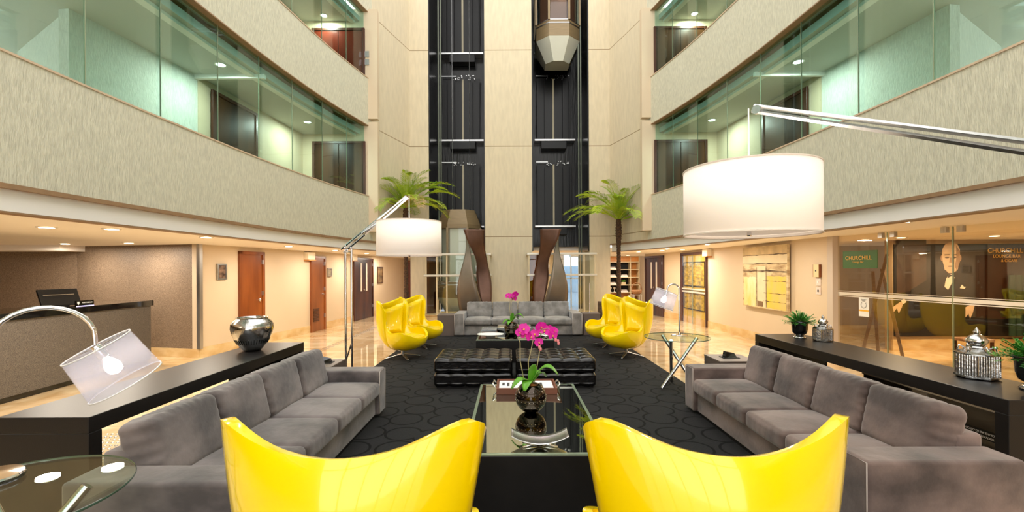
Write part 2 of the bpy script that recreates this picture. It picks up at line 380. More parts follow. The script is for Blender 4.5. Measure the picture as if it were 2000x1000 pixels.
for s in (1, -1):
    nm = side[s]
    zs = [2.40, 3.50, 5.28, 6.44, 8.12, 9.9]
    for i, (z0, z1) in enumerate(((2.40, 3.50), (5.28, 6.44), (8.12, 9.9))):
        struct('wall_' + nm, strip_open(MB(), FACS, 0, .24, z0, z1, s), STUCCO, smooth=30)
    END = [FACS[-1], (-3.22, 12.4), CORNER]
    struct('wall_' + nm, strip_open(MB(), END, 0, .24, 2.40, 9.9, s), STUCCO_S)
    for z in (3.50, 6.44):
        struct('trim_1', strip_open(MB(), FACS, -.012, .26, z, z + .02, s), COPING, smooth=30)
    FE = FACS + END[1:]
    for z in (5.262, 8.102):
        struct('trim_2', strip_open(MB(), FACS, -.006, .16, z, z + .018, s), TRIMB, smooth=30)
    struct('trim_3', strip_open(MB(), FE, -.012, .2, 2.36, 2.40, s), TRIMB, smooth=30)
    struct('trim_4', strip_open(MB(), FE, .05, .16, 2.17, 2.36, s), WHITE, smooth=30)
    struct('trim_5', strip_open(MB(), FE, .035, .18, 2.155, 2.17, s), TRIMB, smooth=30)
    # glazing, one pane per panel
    for st, (z0, z1) in enumerate(WINZ):
        nwin += 1
        r = thing('window_%d' % nwin, '%s glazing of the %s gallery, tinted teal full-height panes' % (nm, ['first', 'second'][st]), None, kind='structure')
        GP = offs(FAC, .10)
        P2 = [GP[1], (-4.35, .5)] + GP[2:]
        for i in range(len(P2) - 1):
            a = Vector(P2[i]); b = Vector(P2[i + 1]); d = (b - a).normalized()
            a2 = a + d * .006; b2 = b - d * .006; nn = Vector((-d.y, d.x)) * .012
            q = [(p.x * s, p.y) for p in (a2, b2, b2 + nn, a2 + nn)]
            MB().prism(q, z0, z1).build('pane', GL, r)
            MB().prism([((p.x) * s, p.y) for p in (b - d * .006, b + d * .006, b + d * .006 + nn, b - d * .006 + nn)], z0, z1).build('joint_strip', EDGEG, r)
    # gallery behind: ceiling, floor, inner walls, end wall
    for st in (0, 1):
        dz = 2.82 * st; zc = 5.06 + dz; zf = 2.62 + dz
        a = offs(FACS, .2); out = [(-9.5, 11.25), (-9.5, -4.2)]
        struct('ceiling', MB().prism([(x * s, y) for x, y in a + out], zc, zc + .12), mat('gallery_ceiling', (188, 190, 182), .7, noise=((1, 1, 1), .03, 2)))
        struct('floor', MB().prism([(x * s, y) for x, y in a + out], zf - .12, zf), BASEB)
        struct('wall_inner', strip_open(MB(), [(-5.70, 5.83), (-5.45, 7.87)], 0, .15, zf, zc, s), STUCCO_LIT)
        struct('wall_inner', MB().prism([(x * s, y) for x, y in ((-7.6, 6.96), (-5.70, 5.83), (-5.705, 6.0), (-7.55, 7.1))], zf, zc), STUCCO_LIT)
        struct('wall_inner', strip_open(MB(), [(-5.43, 7.87), (-5.17, 11.25)], 0, .15, zf, zc, s), PLASTER)
        struct('wall_back', MB().box(*sorted((-5.3 * s, -3.3 * s)), 11.25, 11.4, zf, zc + .3), PLASTER)
        bm = MB().box(*sorted((-5.5 * s, -4.25 * s)), 7.80, 7.86, zc - .07, zc - .001)
        struct('trim_6', bm, WHITE)
        # cove strip along the glass head
        struct('trim_7', strip_open(MB(), FACS, .3, .42, zc - .05, zc - .002, s), WHITE, smooth=30)
        # corridor side door (in the inner wall) and end door
        level = ['first', 'second'][st]
        a, b = ((-5.36, 8.15), (-5.27, 9.3))
        if s > 0: r, w = oriented('door_%d' % (1 + st), 'dark door in the side of the %s left gallery' % level, None, a, b, zf, kind='structure')
        else: r, w = oriented('door_%d' % (3 + st), 'dark door in the side of the %s right gallery' % level, None, (-b[0], b[1]), (-a[0], a[1]), zf, kind='structure')
        zt = 2.24
        MB().box(0, w, -.02, .0, 0, zt).build('leaf', WOODD, r, bevel=.003)
        MB().box(-.06, 0, -.04, .0, 0, zt + .06).box(w, w + .06, -.04, .0, 0, zt + .06).box(0, w, -.04, .0, zt, zt + .06).build('frame', WOODF, r, bevel=.004)
        MB().box(w - .14, w - .06, -.06, -.02, 1.0, 1.03).build('handle', CHROME, r, bevel=.005)
        x0, x1 = sorted((-4.86 * s, -3.66 * s))
        r = thing('door_%d' % ((5 if s > 0 else 7) + st), 'double door at the far end of the %s %s gallery' % (level, nm), None, (x0, 11.25, zf), 0, kind='structure')
        w = x1 - x0; dm = MAHOG if (s > 0 and st == 1) else WOODD
        for k in (0, 1): MB().box(w / 2 * k + .005, w / 2 * (k + 1) - .005, -.03, 0, 0, zt - .05).build('leaf', dm, r, bevel=.004)
        MB().box(-.06, 0, -.05, .0, 0, zt + .01).box(w, w + .06, -.05, .0, 0, zt + .01).box(0, w, -.05, .0, zt - .05, zt + .01).build('frame', WOODF, r, bevel=.004)
        MB().box(w / 2 + .03, w / 2 + .06, -.07, -.03, .9, 1.1).build('handle', CHROME, r, bevel=.005)
# small door number plates by the upper left end door
for k in (0, 1):
    r = tag(MB().box(-.06, .06, -.02, 0, 0, .14).build('door_plate', ALU), 'small square steel plate beside the red-brown gallery door, ' + ['upper', 'lower'][k] + ' of two', 'plate', 'plates beside the upper left gallery door')
    r.location = (-3.56, 11.248, 6.98 - k * .2)
# gallery floor sign on the textured wall
r, w = oriented('gallery_sign', 'small bluish wall sign seen through the left gallery glass', 'sign', (-5.53, 7.18), (-5.50, 7.45), 3.66)
MB().box(0, w, -.05, -.002, 0, .42).build('backing', WOODR, r)
MB().box(.01, w, -.056, -.05, .01, .41).build('face', mat('blue_grey_metal', (120, 150, 158), .3, metal=.4, noise=((5, 5, 5), .15, 2)), r)
MB().add([(.02, -.058, .12), (.2, -.058, .2), (w - .01, -.058, .40), (.06, -.058, .40)], [(0, 1, 2, 3)]).build('emblem', mat('pale_blue_print', (190, 220, 232), .4, noise=((5, 5, 5), .05, 2)), r)

# piers and shafts
for x0, x1 in ((-.74, .65),):
    struct('wall_center', MB().box(x0, x1, 13.3, 15.3, 0.0, 11.6), STUCCO_S)
struct('wall_pier', MB().box(-2.95, -2.40, 13.3, 15.3, 0, 11.6), STUCCO_S)
struct('wall_pier', MB().box(2.34, 2.95, 13.3, 15.3, 0, 11.6), STUCCO_S)
struct('wall_shaft', MB().box(-2.40, -.74, 15.2, 15.3, 2.42, 11.6), SHAFT)
struct('wall_shaft', MB().box(.65, 2.34, 15.2, 15.3, 2.42, 11.6), SHAFT)
for x in (-2.40, .65): struct('wall_shaft', MB().box(x, x + .03, 13.34, 15.2, 2.2, 11.6), SHAFT)
for x in (-.77, 2.31): struct('wall_shaft', MB().box(x, x + .03, 13.34, 15.2, 2.2, 11.6), SHAFT)
# landing doors in each shaft
for si, (x0, x1, xc, nm) in enumerate(((-2.30, -.86, -1.56, 'left'), (.82, 2.16, 1.455, 'right'))):
    for st, z in enumerate((3.08, 5.93, 8.80)):
        fl = ['lowest', 'middle', 'highest'][st]
        r = thing('landing_door', 'black lift landing door with a steel sill in the %s shaft, %s' % (nm, fl), 'lift door', (xc, 14.9, z), group='lift landing doors up the shafts')
        MB().box(x0 - xc, x1 - xc, -.05, .29, -.03, .025).build('sill', ALU, r, bevel=.004)
        MB().box(-.42, .42, -.03, .29, -.28, -.031).build('apron', SHAFTP, r, bevel=.01)
        MB().box(x0 - xc + .08, -.03, .12, .16, .026, 2.1).build('door_panel', SHAFTP, r)
        MB().box(.03, x1 - xc - .12, .12, .16, .026, 2.1).build('door_panel', SHAFTP, r)
        MB().box(-.03, .03, .13, .15, .03, 2.08).build('lit_gap', mat('lit_door_gap', (190, 180, 150), .5, noise=((2, 2, 2), .1, 2)), r)  # solid pale strip; light through the door gap is put into its colour
        hd = MB().box(x0 - xc + .05, -.2, .0, .03, 2.12, 2.145)
        for k in range(22):
            a = random.uniform(-.35, .5); b = random.uniform(2.02, 2.16); q = random.uniform(.008, .025)
            hd.box(a, a + q * 1.5, .02, .05, b, b + q)
        hd.build('door_operator', ALU, r)
        mm = MB()
        for k in (-.55, -.3, .3, .52): mm.box(k, k + .03, .0, .04, .05, 2.0)
        mm.build('door_track', SHAFTP, r)
for x, m_ in ((-2.17, 13.75), (2.17, 13.75)):
    for k, dx in enumerate((0, .07 if x < 0 else -.07)):
        o = MB().box(x + dx - .018, x + dx + .018, m_, m_ + .05, .45, 11.6).build('guide_rail', mat('rail_steel', (92, 96, 84), .25, metal=.8, noise=((3, 3, 1), .3, 3)))
        tag(o, 'vertical steel lift guide rail in the %s shaft, %s one' % ('left' if x < 0 else 'right', ['outer', 'inner'][k]), 'rail', 'lift guide rails')
for k, px in enumerate((883, 917)):
    p = W(px, 200, 14.2)
    o = MB().tube([(p.x, 14.2, 3.4), (p.x, 14.2, 11.6)], .009, 6).build('hoist_cable', ALU); tag(o, 'thin steel hoist cable above the left lift cabin, %s one' % ['left', 'right'][k], 'cable', 'hoist cables of the left lift')

def octa(w, d, c):
    return [(-w, d), (-w, -d + c * 1.0), (-w + c, -d), (w - c, -d), (w, -d + c), (w, d)]
def cabin(xc, yc, z0, label, low):
    r = thing('lift_cabin', label, 'lift cabin', (xc, yc, z0), group='panoramic lift cabins')
    w, d, c = .66, .62, .36
    def loft(name, secs, m, bot=False, top=False):
        mb = MB(); n = 6; vs = []; fs = []
        for (ww, dd, cc, z) in secs: vs += [(x, y, z) for x, y in octa(ww, dd, cc)]
        for j in range(len(secs) - 1):
            for k in range(n): fs.append((j * n + k, j * n + (k + 1) % n, (j + 1) * n + (k + 1) % n, (j + 1) * n + k))
        if bot: fs.append(tuple(range(n))[::-1])
        if top: fs.append(tuple(range(len(vs) - n, len(vs))))
        return mb.add(vs, fs).build(name, m, r)
    pale = mat('pale_cabin_panel', (206, 206, 192), .35, metal=.2, noise=((2, 2, 2), .05, 2))
    loft('underside', [(w * .55, d * .55, c * .6, 0), (w, d, c, .62)], pale, bot=True)
    loft('lower_band', [(w, d, c, .62), (w, d, c, 1.10)], BRONZE)
    loft('trim_line', [(w + .008, d + .008, c, 1.00), (w + .008, d + .008, c, 1.03)], ALU)
    loft('trim_line', [(w + .008, d + .008, c, 1.10), (w + .008, d + .008, c, 1.12)], ALU)
    loft('glazing', [(w - .01, d - .01, c, 1.12), (w - .01, d - .01, c, 2.70)], GLC)
    loft('interior_wall', [(w * .8, d * .8, c * .8, 1.12), (w * .8, d * .8, c * .8, 2.7)], mat('cabin_interior', (96, 66, 52), .3, metal=.3, noise=((2, 2, 2), .1, 2)) if not low else pale)
    for x, y in octa(w, d, c): MB().box(x - .03, x + .03, y - .03, y + .03, 1.1, 2.72).build('post', BRONZE, r)
    loft('roof_band', [(w, d, c, 2.70), (w, d, c, 2.82), (w * .72, d * .8, c * .7, 3.27)], BRONZE, top=True)
    return r
cabin(-1.57, 14.0, .20, 'panoramic lift cabin with a bronze tapered roof standing at ground level', True)
rc = cabin(1.48, 14.0, 7.98, 'panoramic lift cabin with a pale tapered underside hanging high in the right shaft', False)
o = light('POINT', (.15, -.55, 1.9), 4, (1, .8, .6), .03, parent=rc)
b = MB().lathe([(.001, -.03), (.03, -.02), (.035, 0), (.03, .02), (.001, .03)], 12).build('cabin_lamp', BULB, rc, smooth=True); b.location = (.15, -.58, 1.9)

# plinth
struct('floor_plinth', MB().box(-2.40, 2.40, 11.95, 13.3, .0, .29), mat('plinth_stone', (176, 160, 136), .4, noise=((4, 4, 4), .12, 4)))
struct('floor_plinth', MB().box(-2.41, 2.41, 11.92, 12.25, .29, .315).box(-2.40, 2.40, 12.25, 13.3, .29, .42).box(-2.42, 2.42, 12.2, 13.3, .42, .44), BASEB)
# glass enclosures of the lifts
for nm, x0, x1 in (('left', -2.38, -.58), ('right', .50, 2.38)):
    r = thing('lift_enclosure', 'cream framed glass enclosure around the foot of the %s lift shaft' % nm, 'glass enclosure', (0, 0, 0), group='glass enclosures of the lifts')
    MB().box(x0 - .04, x1 + .04, 12.56, 12.62, 2.06, 2.12).box(x0 - .04, x0 + .02, 12.6, 13.3, 2.06, 2.12).box(x1 - .02, x1 + .04, 12.6, 13.3, 2.06, 2.12).build('rail', STEELW, r, bevel=.01)
    MB().box(x0 - .04, x1 + .04, 12.56, 12.62, 1.47, 1.53).box(x0 - .04, x0 + .02, 12.6, 13.3, 1.47, 1.53).box(x1 - .02, x1 + .04, 12.6, 13.3, 1.47, 1.53).build('rail', STEELW, r, bevel=.01)
    for k, x in enumerate((x0, x0 + .30, x0 + .58 if nm == 'left' else x1 - .34, x1 - .04)):
        MB().box(x, x + .04, 12.58, 12.61, .44, 2.06).build('post', CREAMF, r, bevel=.004)
    MB().box(x0 + .04, x0 + .3, 12.6, 12.605, .44, 2.06).build('bronze_pane', glass('bronze_glass', (150, 118, 84), .08), r)
    MB().box(x0 + .34, x1 - .04, 12.6, 12.608, .44, 2.06).build('pane', GLC, r)

# ground floor lobby shell
struct('floor', MB().box(-12, 12, -4.2, 20.2, -.1, 0), MARBLE)
LWALL = [(-5.95, 8.6), (-5.60, 10.5), (-5.30, 12.3), (-4.97, 16.2), (-4.6, 19.5)]
RWALL = [(5.62, 8.0), (5.62, 10.65), (5.54, 12.6), (5.50, 14.5), (5.27, 15.4), (5.05, 16.9)]
def wstrip(P, sgn, z0, z1, th=.15):
    mb = MB()
    for i in range(len(P) - 1):
        a = Vector(P[i]); b = Vector(P[i + 1]); d = (b - a).normalized(); n = Vector((-d.y, d.x)) * th * sgn
        q = [tuple(a), tuple(b + d * .02 * 0), tuple(b + n), tuple(a + n)]
        mb.prism(q if sgn > 0 else q[::-1], z0, z1)
    return mb
struct('wall_left', wstrip(LWALL, 1, 0, 2.4), PLASTER)
struct('baseboard_left', wstrip([(x + .012, y) for x, y in LWALL], 1, 0, .19, .04), BASEB)
struct('wall_right', wstrip(RWALL, -1, 0, 2.4), PLASTER)
struct('baseboard_right', wstrip([(x - .012, y) for x, y in RWALL], -1, 0, .19, .04), BASEB)
struct('wall_reception', MB().prism([(-8.80, 9.15), (-5.95, 8.6), (-5.95, 8.75), (-8.8, 9.3)], .16, 2.4), SPECK)
struct('wall_reception', MB().prism([(-12, 8.7), (-8.80, 9.15), (-8.8, 9.3), (-12, 9.3)], .16, 2.4), SPECK)
struct('baseboard_reception', MB().prism([(-8.80, 9.13), (-5.94, 8.58), (-5.95, 8.75), (-8.8, 9.3)], 0, .17), BASEB)
struct('trim_8', MB().box(-5.96, -5.90, 8.55, 8.64, .17, 2.19), ALU)
struct('wall_far_left', MB().box(-12.1, -12, -4.2, 9.3, 0, 2.4), SPECK)
struct('ceiling', MB().prism([(x, y) for x, y in offs(FACS + END[1:], .12)] + [(-2.6, 20), (-12, 20), (-12, -4.2)], 2.17, 2.3), CEIL)
struct('ceiling', MB().prism([(-x, y) for x, y in offs(FACS + END[1:], .12)] + [(2.6, 20), (12, 20), (12, -4.2)], 2.21, 2.3), CEIL)
struct('ceiling', MB().box(-2.6, 2.6, 15.3, 20, 2.3, 2.42), CEIL)
struct('ceiling', MB().prism([(-12, 8.2), (-8.6, 8.6), (-8.6, 9.2), (-12, 9.2)], 2.06, 2.169), CEIL)
# end wall with street windows
wb = MB()
for a, b in ((-12, -3.05), (-1.45, 2.3), (3.3, 12)): wb.box(a, b, 19.6, 19.75, 0, 2.6)
struct('wall_back', wb, PLASTER)
for n, (a, b) in enumerate(((-3.05, -1.45), (2.3, 3.3))):
    r = thing('window_%d' % (5 + n), 'bright street window behind the %s lift' % ['left', 'right'][n], None, kind='structure')
    MB().box(a, b, 19.62, 19.63, 0, 2.4).build('pane', glass('street_glass', (225, 238, 250), .04), r)
    f = MB()
    for k in range(4): x = a + (b - a) * k / 3; f.box(x - .025, x + .025, 19.58, 19.68, 0, 2.4)
    f.box(a, b, 19.58, 19.68, 1.25, 1.3); f.build('frame', ALU, r)
# street outside
struct('floor_street', MB().box(-14, 14, 19.8, 40, -.15, -.05), mat('asphalt', (150, 156, 166), .8, noise=((4, 4, 4), .2, 4)))
struct('wall_street', MB().box(-14, 14, 34, 34.3, -.1, 1.9), mat('street_wall', (190, 204, 220), .8, noise=((.8, .8, .8), .25, 3)))
# entrance wall behind the photographer, with tall windows
eb = MB()
eb.box(-12, -3.6, -4.35, -4.2, 0, 2.4).box(3.6, 12, -4.35, -4.2, 0, 2.4).box(-4.4, -3.6, -4.35, -4.2, 2.4, 9.9).box(3.6, 4.4, -4.35, -4.2, 2.4, 9.9)
eb.box(-3.6, 3.6, -4.35, -4.2, 5.0, 5.6).box(-3.6, 3.6, -4.35, -4.2, 9.0, 9.9)
struct('wall_entrance', eb, STUCCO_S)
f = MB()
for k in range(7): x = -3.6 + 1.2 * k; f.box(x - .03, x + .03, -4.32, -4.24, 0, 5.0).box(x - .03, x + .03, -4.32, -4.24, 5.6, 9)
for z in (2.3, 3.6, 7.0): f.box(-3.6, 3.6, -4.32, -4.24, z, z + .06)
struct('window_7', f, BLACK)
# unseen skylight ribs high over the atrium, added for reflections
f = MB()
for k in range(6): f.box(-4.5, 4.5, -3.5 + 3.3 * k, -3.35 + 3.3 * k, 11.8, 12.0)
for k in range(4): f.box(-4.5 + 3 * k - .07, -4.5 + 3 * k + .07, -4, 13.5, 11.82, 11.98)
struct('ceiling_skylight_frame', f, WHITE)

# ------------------------------------------------------------------ doors on the ground floor
def lobby_door(n, a, b, ztop, leaf, label, double=False, slits=False, flip=False, grille=False, hinge=True):
    r, w = oriented('door_%d' % n, label, None, a, b, 0, kind='structure')
    fr = .07
    MB().box(0, fr, -.05, .02, 0, ztop).box(w - fr, w, -.05, .02, 0, ztop).box(0, w, -.05, .02, ztop - fr, ztop).build('frame', WOODF if double else WOODR, r, bevel=.004)
    nl = 2 if double else 1
    for k in range(nl):
        x0 = fr + (w - 2 * fr) * k / nl + .003; x1 = fr + (w - 2 * fr) * (k + 1) / nl - .003
        lf = MB().box(x0, x1, -.03, .01, .005, ztop - fr).build('leaf', leaf, r, bevel=.003)
        if slits:
            c = (x0 * .30 + x1 * .70) if k == 0 else (x0 * .7 + x1 * .3)
            MB().box(c - .05, c + .05, -.036, -.03, .95, 1.9).build('glass_slit', mat('lit_slit_glass', (235, 225, 205), .2, noise=((1, 1, 1), .05, 2)), lf)
    if hinge:
        for z in (.35, 1.1, 1.8):
            x = w - fr - .02
            MB().box(x, x + .03, -.06, -.03, z, z + .1).build('hinge', ALU, r)
    if grille:
        g = MB()
        for k in range(9): g.box(.12, w - .35, -.045, -.03, .28 + k * .04, .30 + k * .04)
        g.build('vent_grille', WOODF, r)
    hx = w - fr - .09 if not double else w / 2 + .03
    MB().lathe([(.001, 0), (.03, .0), (.03, .02), (.012, .03), (.012, .06)], 14, Matrix.Translation((hx, -.03, 1.0)) @ Matrix.Rotation(PI / 2, 4, 'X')).build('door_handle', CHROME, r, smooth=40)
    return r
def lp(P, Y, d=.0):
    for i in range(len(P) - 1):
        if P[i][1] <= Y <= P[i + 1][1]:
            t = (Y - P[i][1]) / (P[i + 1][1] - P[i][1]); return (P[i][0] + t * (P[i + 1][0] - P[i][0]) + d, Y)
lobby_door(11, lp(LWALL, 9.55), lp(LWALL, 10.28), 2.08, WOODR, 'tall red-brown wooden door nearest the reception wall')
# open jamb shadow gap of that door: narrow dark side reveal
lobby_door(12, lp(LWALL, 12.0), lp(LWALL, 12.75), 2.05, WOODR, 'red-brown door with a vent grille low down', grille=True)
lobby_door(13, lp(LWALL, 14.6), lp(LWALL, 16.2), 2.08, WOODD, 'dark double door with two lit glass slits, left aisle', double=True, slits=True)
lobby_door(14, lp(RWALL, 16.85), lp(RWALL, 15.42), 2.12, WOODD, 'dark double door with two lit glass slits, right aisle', double=True, slits=True)
# red door at the end wall behind the left palm
r = thing('door_15', 'deep red wooden door behind the left palm trunk', None, (-4.5, 19.59, 0), kind='structure')
MB().box(0, .85, -.04, 0, 0, 2.0).build('leaf', MAHOG, r); MB().box(-.07, 0, -.06, 0, 0, 2.07).box(.85, .92, -.06, 0, 0, 2.07).box(0, .85, -.06, 0, 2.0, 2.07).build('frame', WOODR, r)
r = thing('door_16', 'orange wooden double door behind the left lift', None, (-1.5, 19.45, 0), kind='structure')
for k in (0, 1): MB().box(-.75 + .5 * k, -.26 + .5 * k, -.04, 0, 0, 2.0).build('leaf', WOODO, r, bevel=.003)
MB().box(-.8, .3, -.05, .1, 2.0, 2.1).build('frame', CREAMF, r)
# glazed art-room door on the right
a = lp(RWALL, 14.45); b = lp(RWALL, 12.65)
r, w = oriented('door_17', 'glazed door showing framed drawings in the room behind it', None, a, b, 0, kind='structure')
MB().box(0, .14, -.06, .05, 0, 2.15).box(w - .05, w, -.06, .05, 0, 2.15).box(0, w, -.06, .05, 2.07, 2.15).build('frame', WOODF, r, bevel=.004)
MB().box(.14, w - .05, -.05, -.045, 0, 2.07).build('glass_leaf', glass('door_glass', (250, 246, 232), .06), r)
MB().box(.14, w - .05, -.06, -.05, 1.02, 1.06).box(.14, w - .05, -.06, -.05, .93, .98).build('push_bar', STEELW, r)
MB().box(w / 2 - .01, w / 2 + .01, -.055, -.045, 0, 2.07).build('glass_joint', EDGEG, r)
MB().box(.14, w - .05, -.01, -.002, 0, 2.07).build('room_backing', mat('olive_yellow_wall', (206, 186, 104), .6, noise=((1, 1, 1), .1, 2)), r)
for k, (z0, z1) in enumerate(((1.12, 1.86), (.42, .98))):
    q = thing('framed_drawing', 'black framed drawing behind the glazed door, %s one' % ['upper', 'lower'][k], 'picture', group='framed drawings behind the glazed door')
    q.location = r.location; q.rotation_euler = r.rotation_euler
    MB().box(.2, w - .14, -.03, -.012, z0, z0 + .025).box(.2, w - .14, -.03, -.012, z1 - .025, z1).box(.2, .225, -.03, -.012, z0, z1).box(w - .165, w - .14, -.03, -.012, z0, z1).build('picture_frame', BLACK, q)
    MB().box(.225, w - .165, -.018, -.012, z0 + .025, z1 - .025).build('drawing', mat('yellow_lit_drawing', (202, 180, 96), .6, noise=((5, 5, 12), .45, 6, (120, 108, 70))), q)  # the room's yellow light is painted into the drawing's colour

# ------------------------------------------------------------------ things on the walls
def on_wall(name, label, cat, P, Y0, Y1, z0, right=False, **k):
    a, b = lp(P, Y0), lp(P, Y1)
    if right: a, b = b, a
    return oriented(name, label, cat, a, b, z0, **k)
def emergency(P, Y, z, label, right=False):
    r, w = on_wall('emergency_light', label, 'emergency light', P, Y, Y + .3, z, right, group='boxy emergency lights above the lobby doors')
    MB().soft((w / 2, -.07, .12), (w, .14, .2), .015, n=2).build('cover', EMIW, r, smooth=True)
    MB().box(0, w, -.16, 0, 0, .02).build('bracket', WOODO, r)  # warm light on this little shelf is put in as orange colour
emergency(LWALL, 11.75, 1.92, 'white boxy emergency light above the grille door, left wall')
emergency(LWALL, 14.35, 1.95, 'white boxy emergency light beside the left double door')
emergency(RWALL, 12.4, 1.98, 'white boxy emergency light above the glazed door, right wall', True)
def picture(P, Y0, Y1, z0, z1, label, fm, im, right=False, name='framed_picture'):
    r, w = on_wall(name, label, 'picture', P, Y0, Y1, z0, right); h = z1 - z0
    t = .025
    MB().box(0, w, -.035, -.002, 0, t).box(0, w, -.035, -.002, h - t, h).box(0, t, -.035, -.002, t, h - t).box(w - t, w, -.035, -.002, t, h - t).build('frame', fm, r)
    MB().box(t, w - t, -.02, -.002, t, h - t).build('print', im, r); return r
picture(LWALL, 9.0, 9.23, 1.48, 1.80, 'small silver framed photograph on the left wall near reception', ALU, mat('brown_photo', (150, 120, 100), .3, noise=((10, 10, 14), .8, 3, (50, 36, 30))))
picture(LWALL, 12.9, 13.12, 1.48, 1.72, 'small square sign beside the grille door', ALU, mat('grey_sign_print', (190, 176, 150), .4, noise=((20, 20, 20), .6, 2)), name='wall_sign')
picture(LWALL, 16.6, 17.1, 1.18, 1.78, 'narrow dark framed picture beyond the left double door', WOODD, mat('sepia_print', (150, 120, 80), .4, noise=((6, 6, 6), .7, 3)))
# restroom sign cluster at right
r, w = on_wall('wall_sign', 'cream sign box with a wooden side beside the bar glass', 'sign', RWALL, 8.14, 8.30, 1.49, True)
MB().box(0, w, -.05, -.002, 0, .23).build('wooden_side', WOODR, r); MB().box(.02, w, -.056, -.05, 0, .23).build('face', mat('cream_metal', (236, 222, 176), .3, metal=.3, noise=((3, 3, 3), .06, 2)), r)
MB().box(w * .45, w * .62, -.06, -.056, .10, .13).build('mark', INK, r)
for k in range(2):
    r, w = on_wall('switch_plate', 'pale switch plate below the cream sign box, %s' % ['upper', 'lower'][k], 'switch plate', RWALL, 8.15, 8.28, 1.33 - k * .16, True, group='switch plates beside the bar glass')
    MB().box(0, w, -.012, -.002, 0, .14).build('plate', mat('pale_plate', (224, 206, 194), .4, noise=((3, 3, 3), .03, 2)), r)
    MB().box(w * .38, w * .62, -.018, -.012, .05, .09).build('rocker', [WHT, INK][k], r)

# large abstract painting
def artmat():
    m = mat('abstract_painting', (226, 204, 158), .6)
    nt = m.node_tree; b = nt.nodes['Principled BSDF']; tc = nt.nodes.new('ShaderNodeTexCoord')
    def n(scale, det, dist=0):
        mp = nt.nodes.new('ShaderNodeMapping'); mp.inputs['Scale'].default_value = scale
        nt.links.new(tc.outputs['Object'], mp.inputs[0]); x = nt.nodes.new('ShaderNodeTexNoise'); x.inputs['Scale'].default_value = 1
        x.inputs['Detail'].default_value = det; x.inputs['Distortion'].default_value = dist; nt.links.new(mp.outputs[0], x.inputs[0]); return x
    r = nt.nodes.new('ShaderNodeValToRGB'); e = r.color_ramp.elements
    e[0].position = .3; e[0].color = lin((150, 118, 76)); e[1].position = .6; e[1].color = lin((222, 202, 158))
    nt.links.new(n((3, 3, 9), 6, .6).outputs['Fac'], r.inputs[0]); nt.links.new(r.outputs[0], b.inputs['Base Color']); return m
ra, rw = oriented('abstract_painting', 'large unframed cream and yellow abstract painting on the right wall', 'painting', (5.58, 10.72), (5.58, 9.0), .78)
H = 1.36
MB().box(0, rw, -.05, -.005, 0, H).build('canvas', artmat(), ra)
def blob(name, x0, x1, z0, z1, m, jit=.012, y=-.053, seg=14):
    vs = []
    for i in range(seg + 1): vs.append((x0 + (x1 - x0) * i / seg, y, z0 + random.uniform(-jit, jit)))
    for i in range(seg, -1, -1): vs.append((x0 + (x1 - x0) * i / seg, y, z1 + random.uniform(-jit, jit)))
    n = seg + 1
    fs = [(i, i + 1, 2 * n - 2 - i, 2 * n - 1 - i) for i in range(n - 1)]
    return MB().add(vs, fs).build(name, m, ra)
pc = mat('pale_cream_paint', (228, 210, 172), .6, noise=((4, 4, 4), .12, 4)); pt = mat('taupe_paint', (140, 108, 72), .7, noise=((6, 6, 6), .3, 5))
py_ = mat('yellow_paint', (236, 196, 60), .6, noise=((3, 3, 2), .25, 4, (214, 190, 120))); pk = mat('crack_paint', (92, 68, 44), .7, noise=((20, 20, 20), .3, 3))
blob('painted_band', 0, rw, H * .86, H - .01, mat('sand_paint', (206, 180, 134), .7, noise=((5, 5, 5), .25, 5)))
blob('painted_band', 0, rw, H * .72, H * .85, pc)
blob('painted_pillar', rw * .36, rw * .56, .02, H * .68, pc, .006)
blob('yellow_field', rw * .58, rw * .98, .02, H * .52, py_, .01)
blob('ochre_field', rw * .03, rw * .33, .02, H * .5, mat('ochre_paint', (226, 200, 116), .6, noise=((5, 5, 2), .3, 4, (236, 220, 180))), .01)
blob('taupe_arch', rw * .37, rw * .5, .03, H * .11, pt, .004, -.055)
for z in (.855, .715, .60, .585): blob('crack_line', 0, rw, H * z, H * z + .012, pk, .008, -.056)
for x in (.35, .565): blob('crack_line', rw * x, rw * x + .012, .03, H * .66, pk, .001, -.056, 1)
for z in (.44, .25, .12): blob('crack_line', rw * .5, rw * .98, H * z, H * z + .006, pk, .006, -.056)

# ------------------------------------------------------------------ bar behind the glass on the right
BG = lambda Y: 6.53 - .105 * Y
struct('wall_right', wstrip([(6.13, -4.2), (6.13, 3.8)], -1, 0, 2.3), PLASTER)
struct('trim_9', MB().box(5.62, 5.74, 7.86, 8.0, 0, 2.21), mat('grey_jamb', (200, 186, 172), .5, noise=((2, 2, 2), .04, 2)))
r = thing('window_8', 'frameless glass front of the bar with a frosted stripe', None, kind='structure')
ys = [7.86, 6.94, 6.01, 4.9, 3.8]
for i in range(4):
    y0, y1 = ys[i], ys[i + 1]
    q = [(BG(y0 - .008), y0 - .008), (BG(y1 + .008), y1 + .008), (BG(y1 + .008) + .012, y1 + .008), (BG(y0 - .008) + .012, y0 - .008)]
    MB().prism(q, .01, 2.2).build('pane', GLB, r)
    for z0, z1 in ((1.255, 1.262), (1.19, 1.24), (1.165, 1.178)):
        MB().prism([(x - .004, y) for x, y in q[:2]] + [(x - .002, y) for x, y in q[:2]][::-1], z0, z1).build('frosted_stripe', mat('frosted_band', (222, 212, 196), .5, noise=((3, 3, 3), .03, 2)), r)
    if i:
        for dy in (.1, -.1): MB().box(BG(y0 + dy) - .02, BG(y0 + dy) + .03, y0 + dy - .04, y0 + dy + .04, 2.12, 2.2).build('clamp', ALU, r)
        MB().box(BG(y0) - .002, BG(y0) + .014, y0 - .006, y0 + .006, .01, 2.2).build('glass_edge', EDGEG, r)
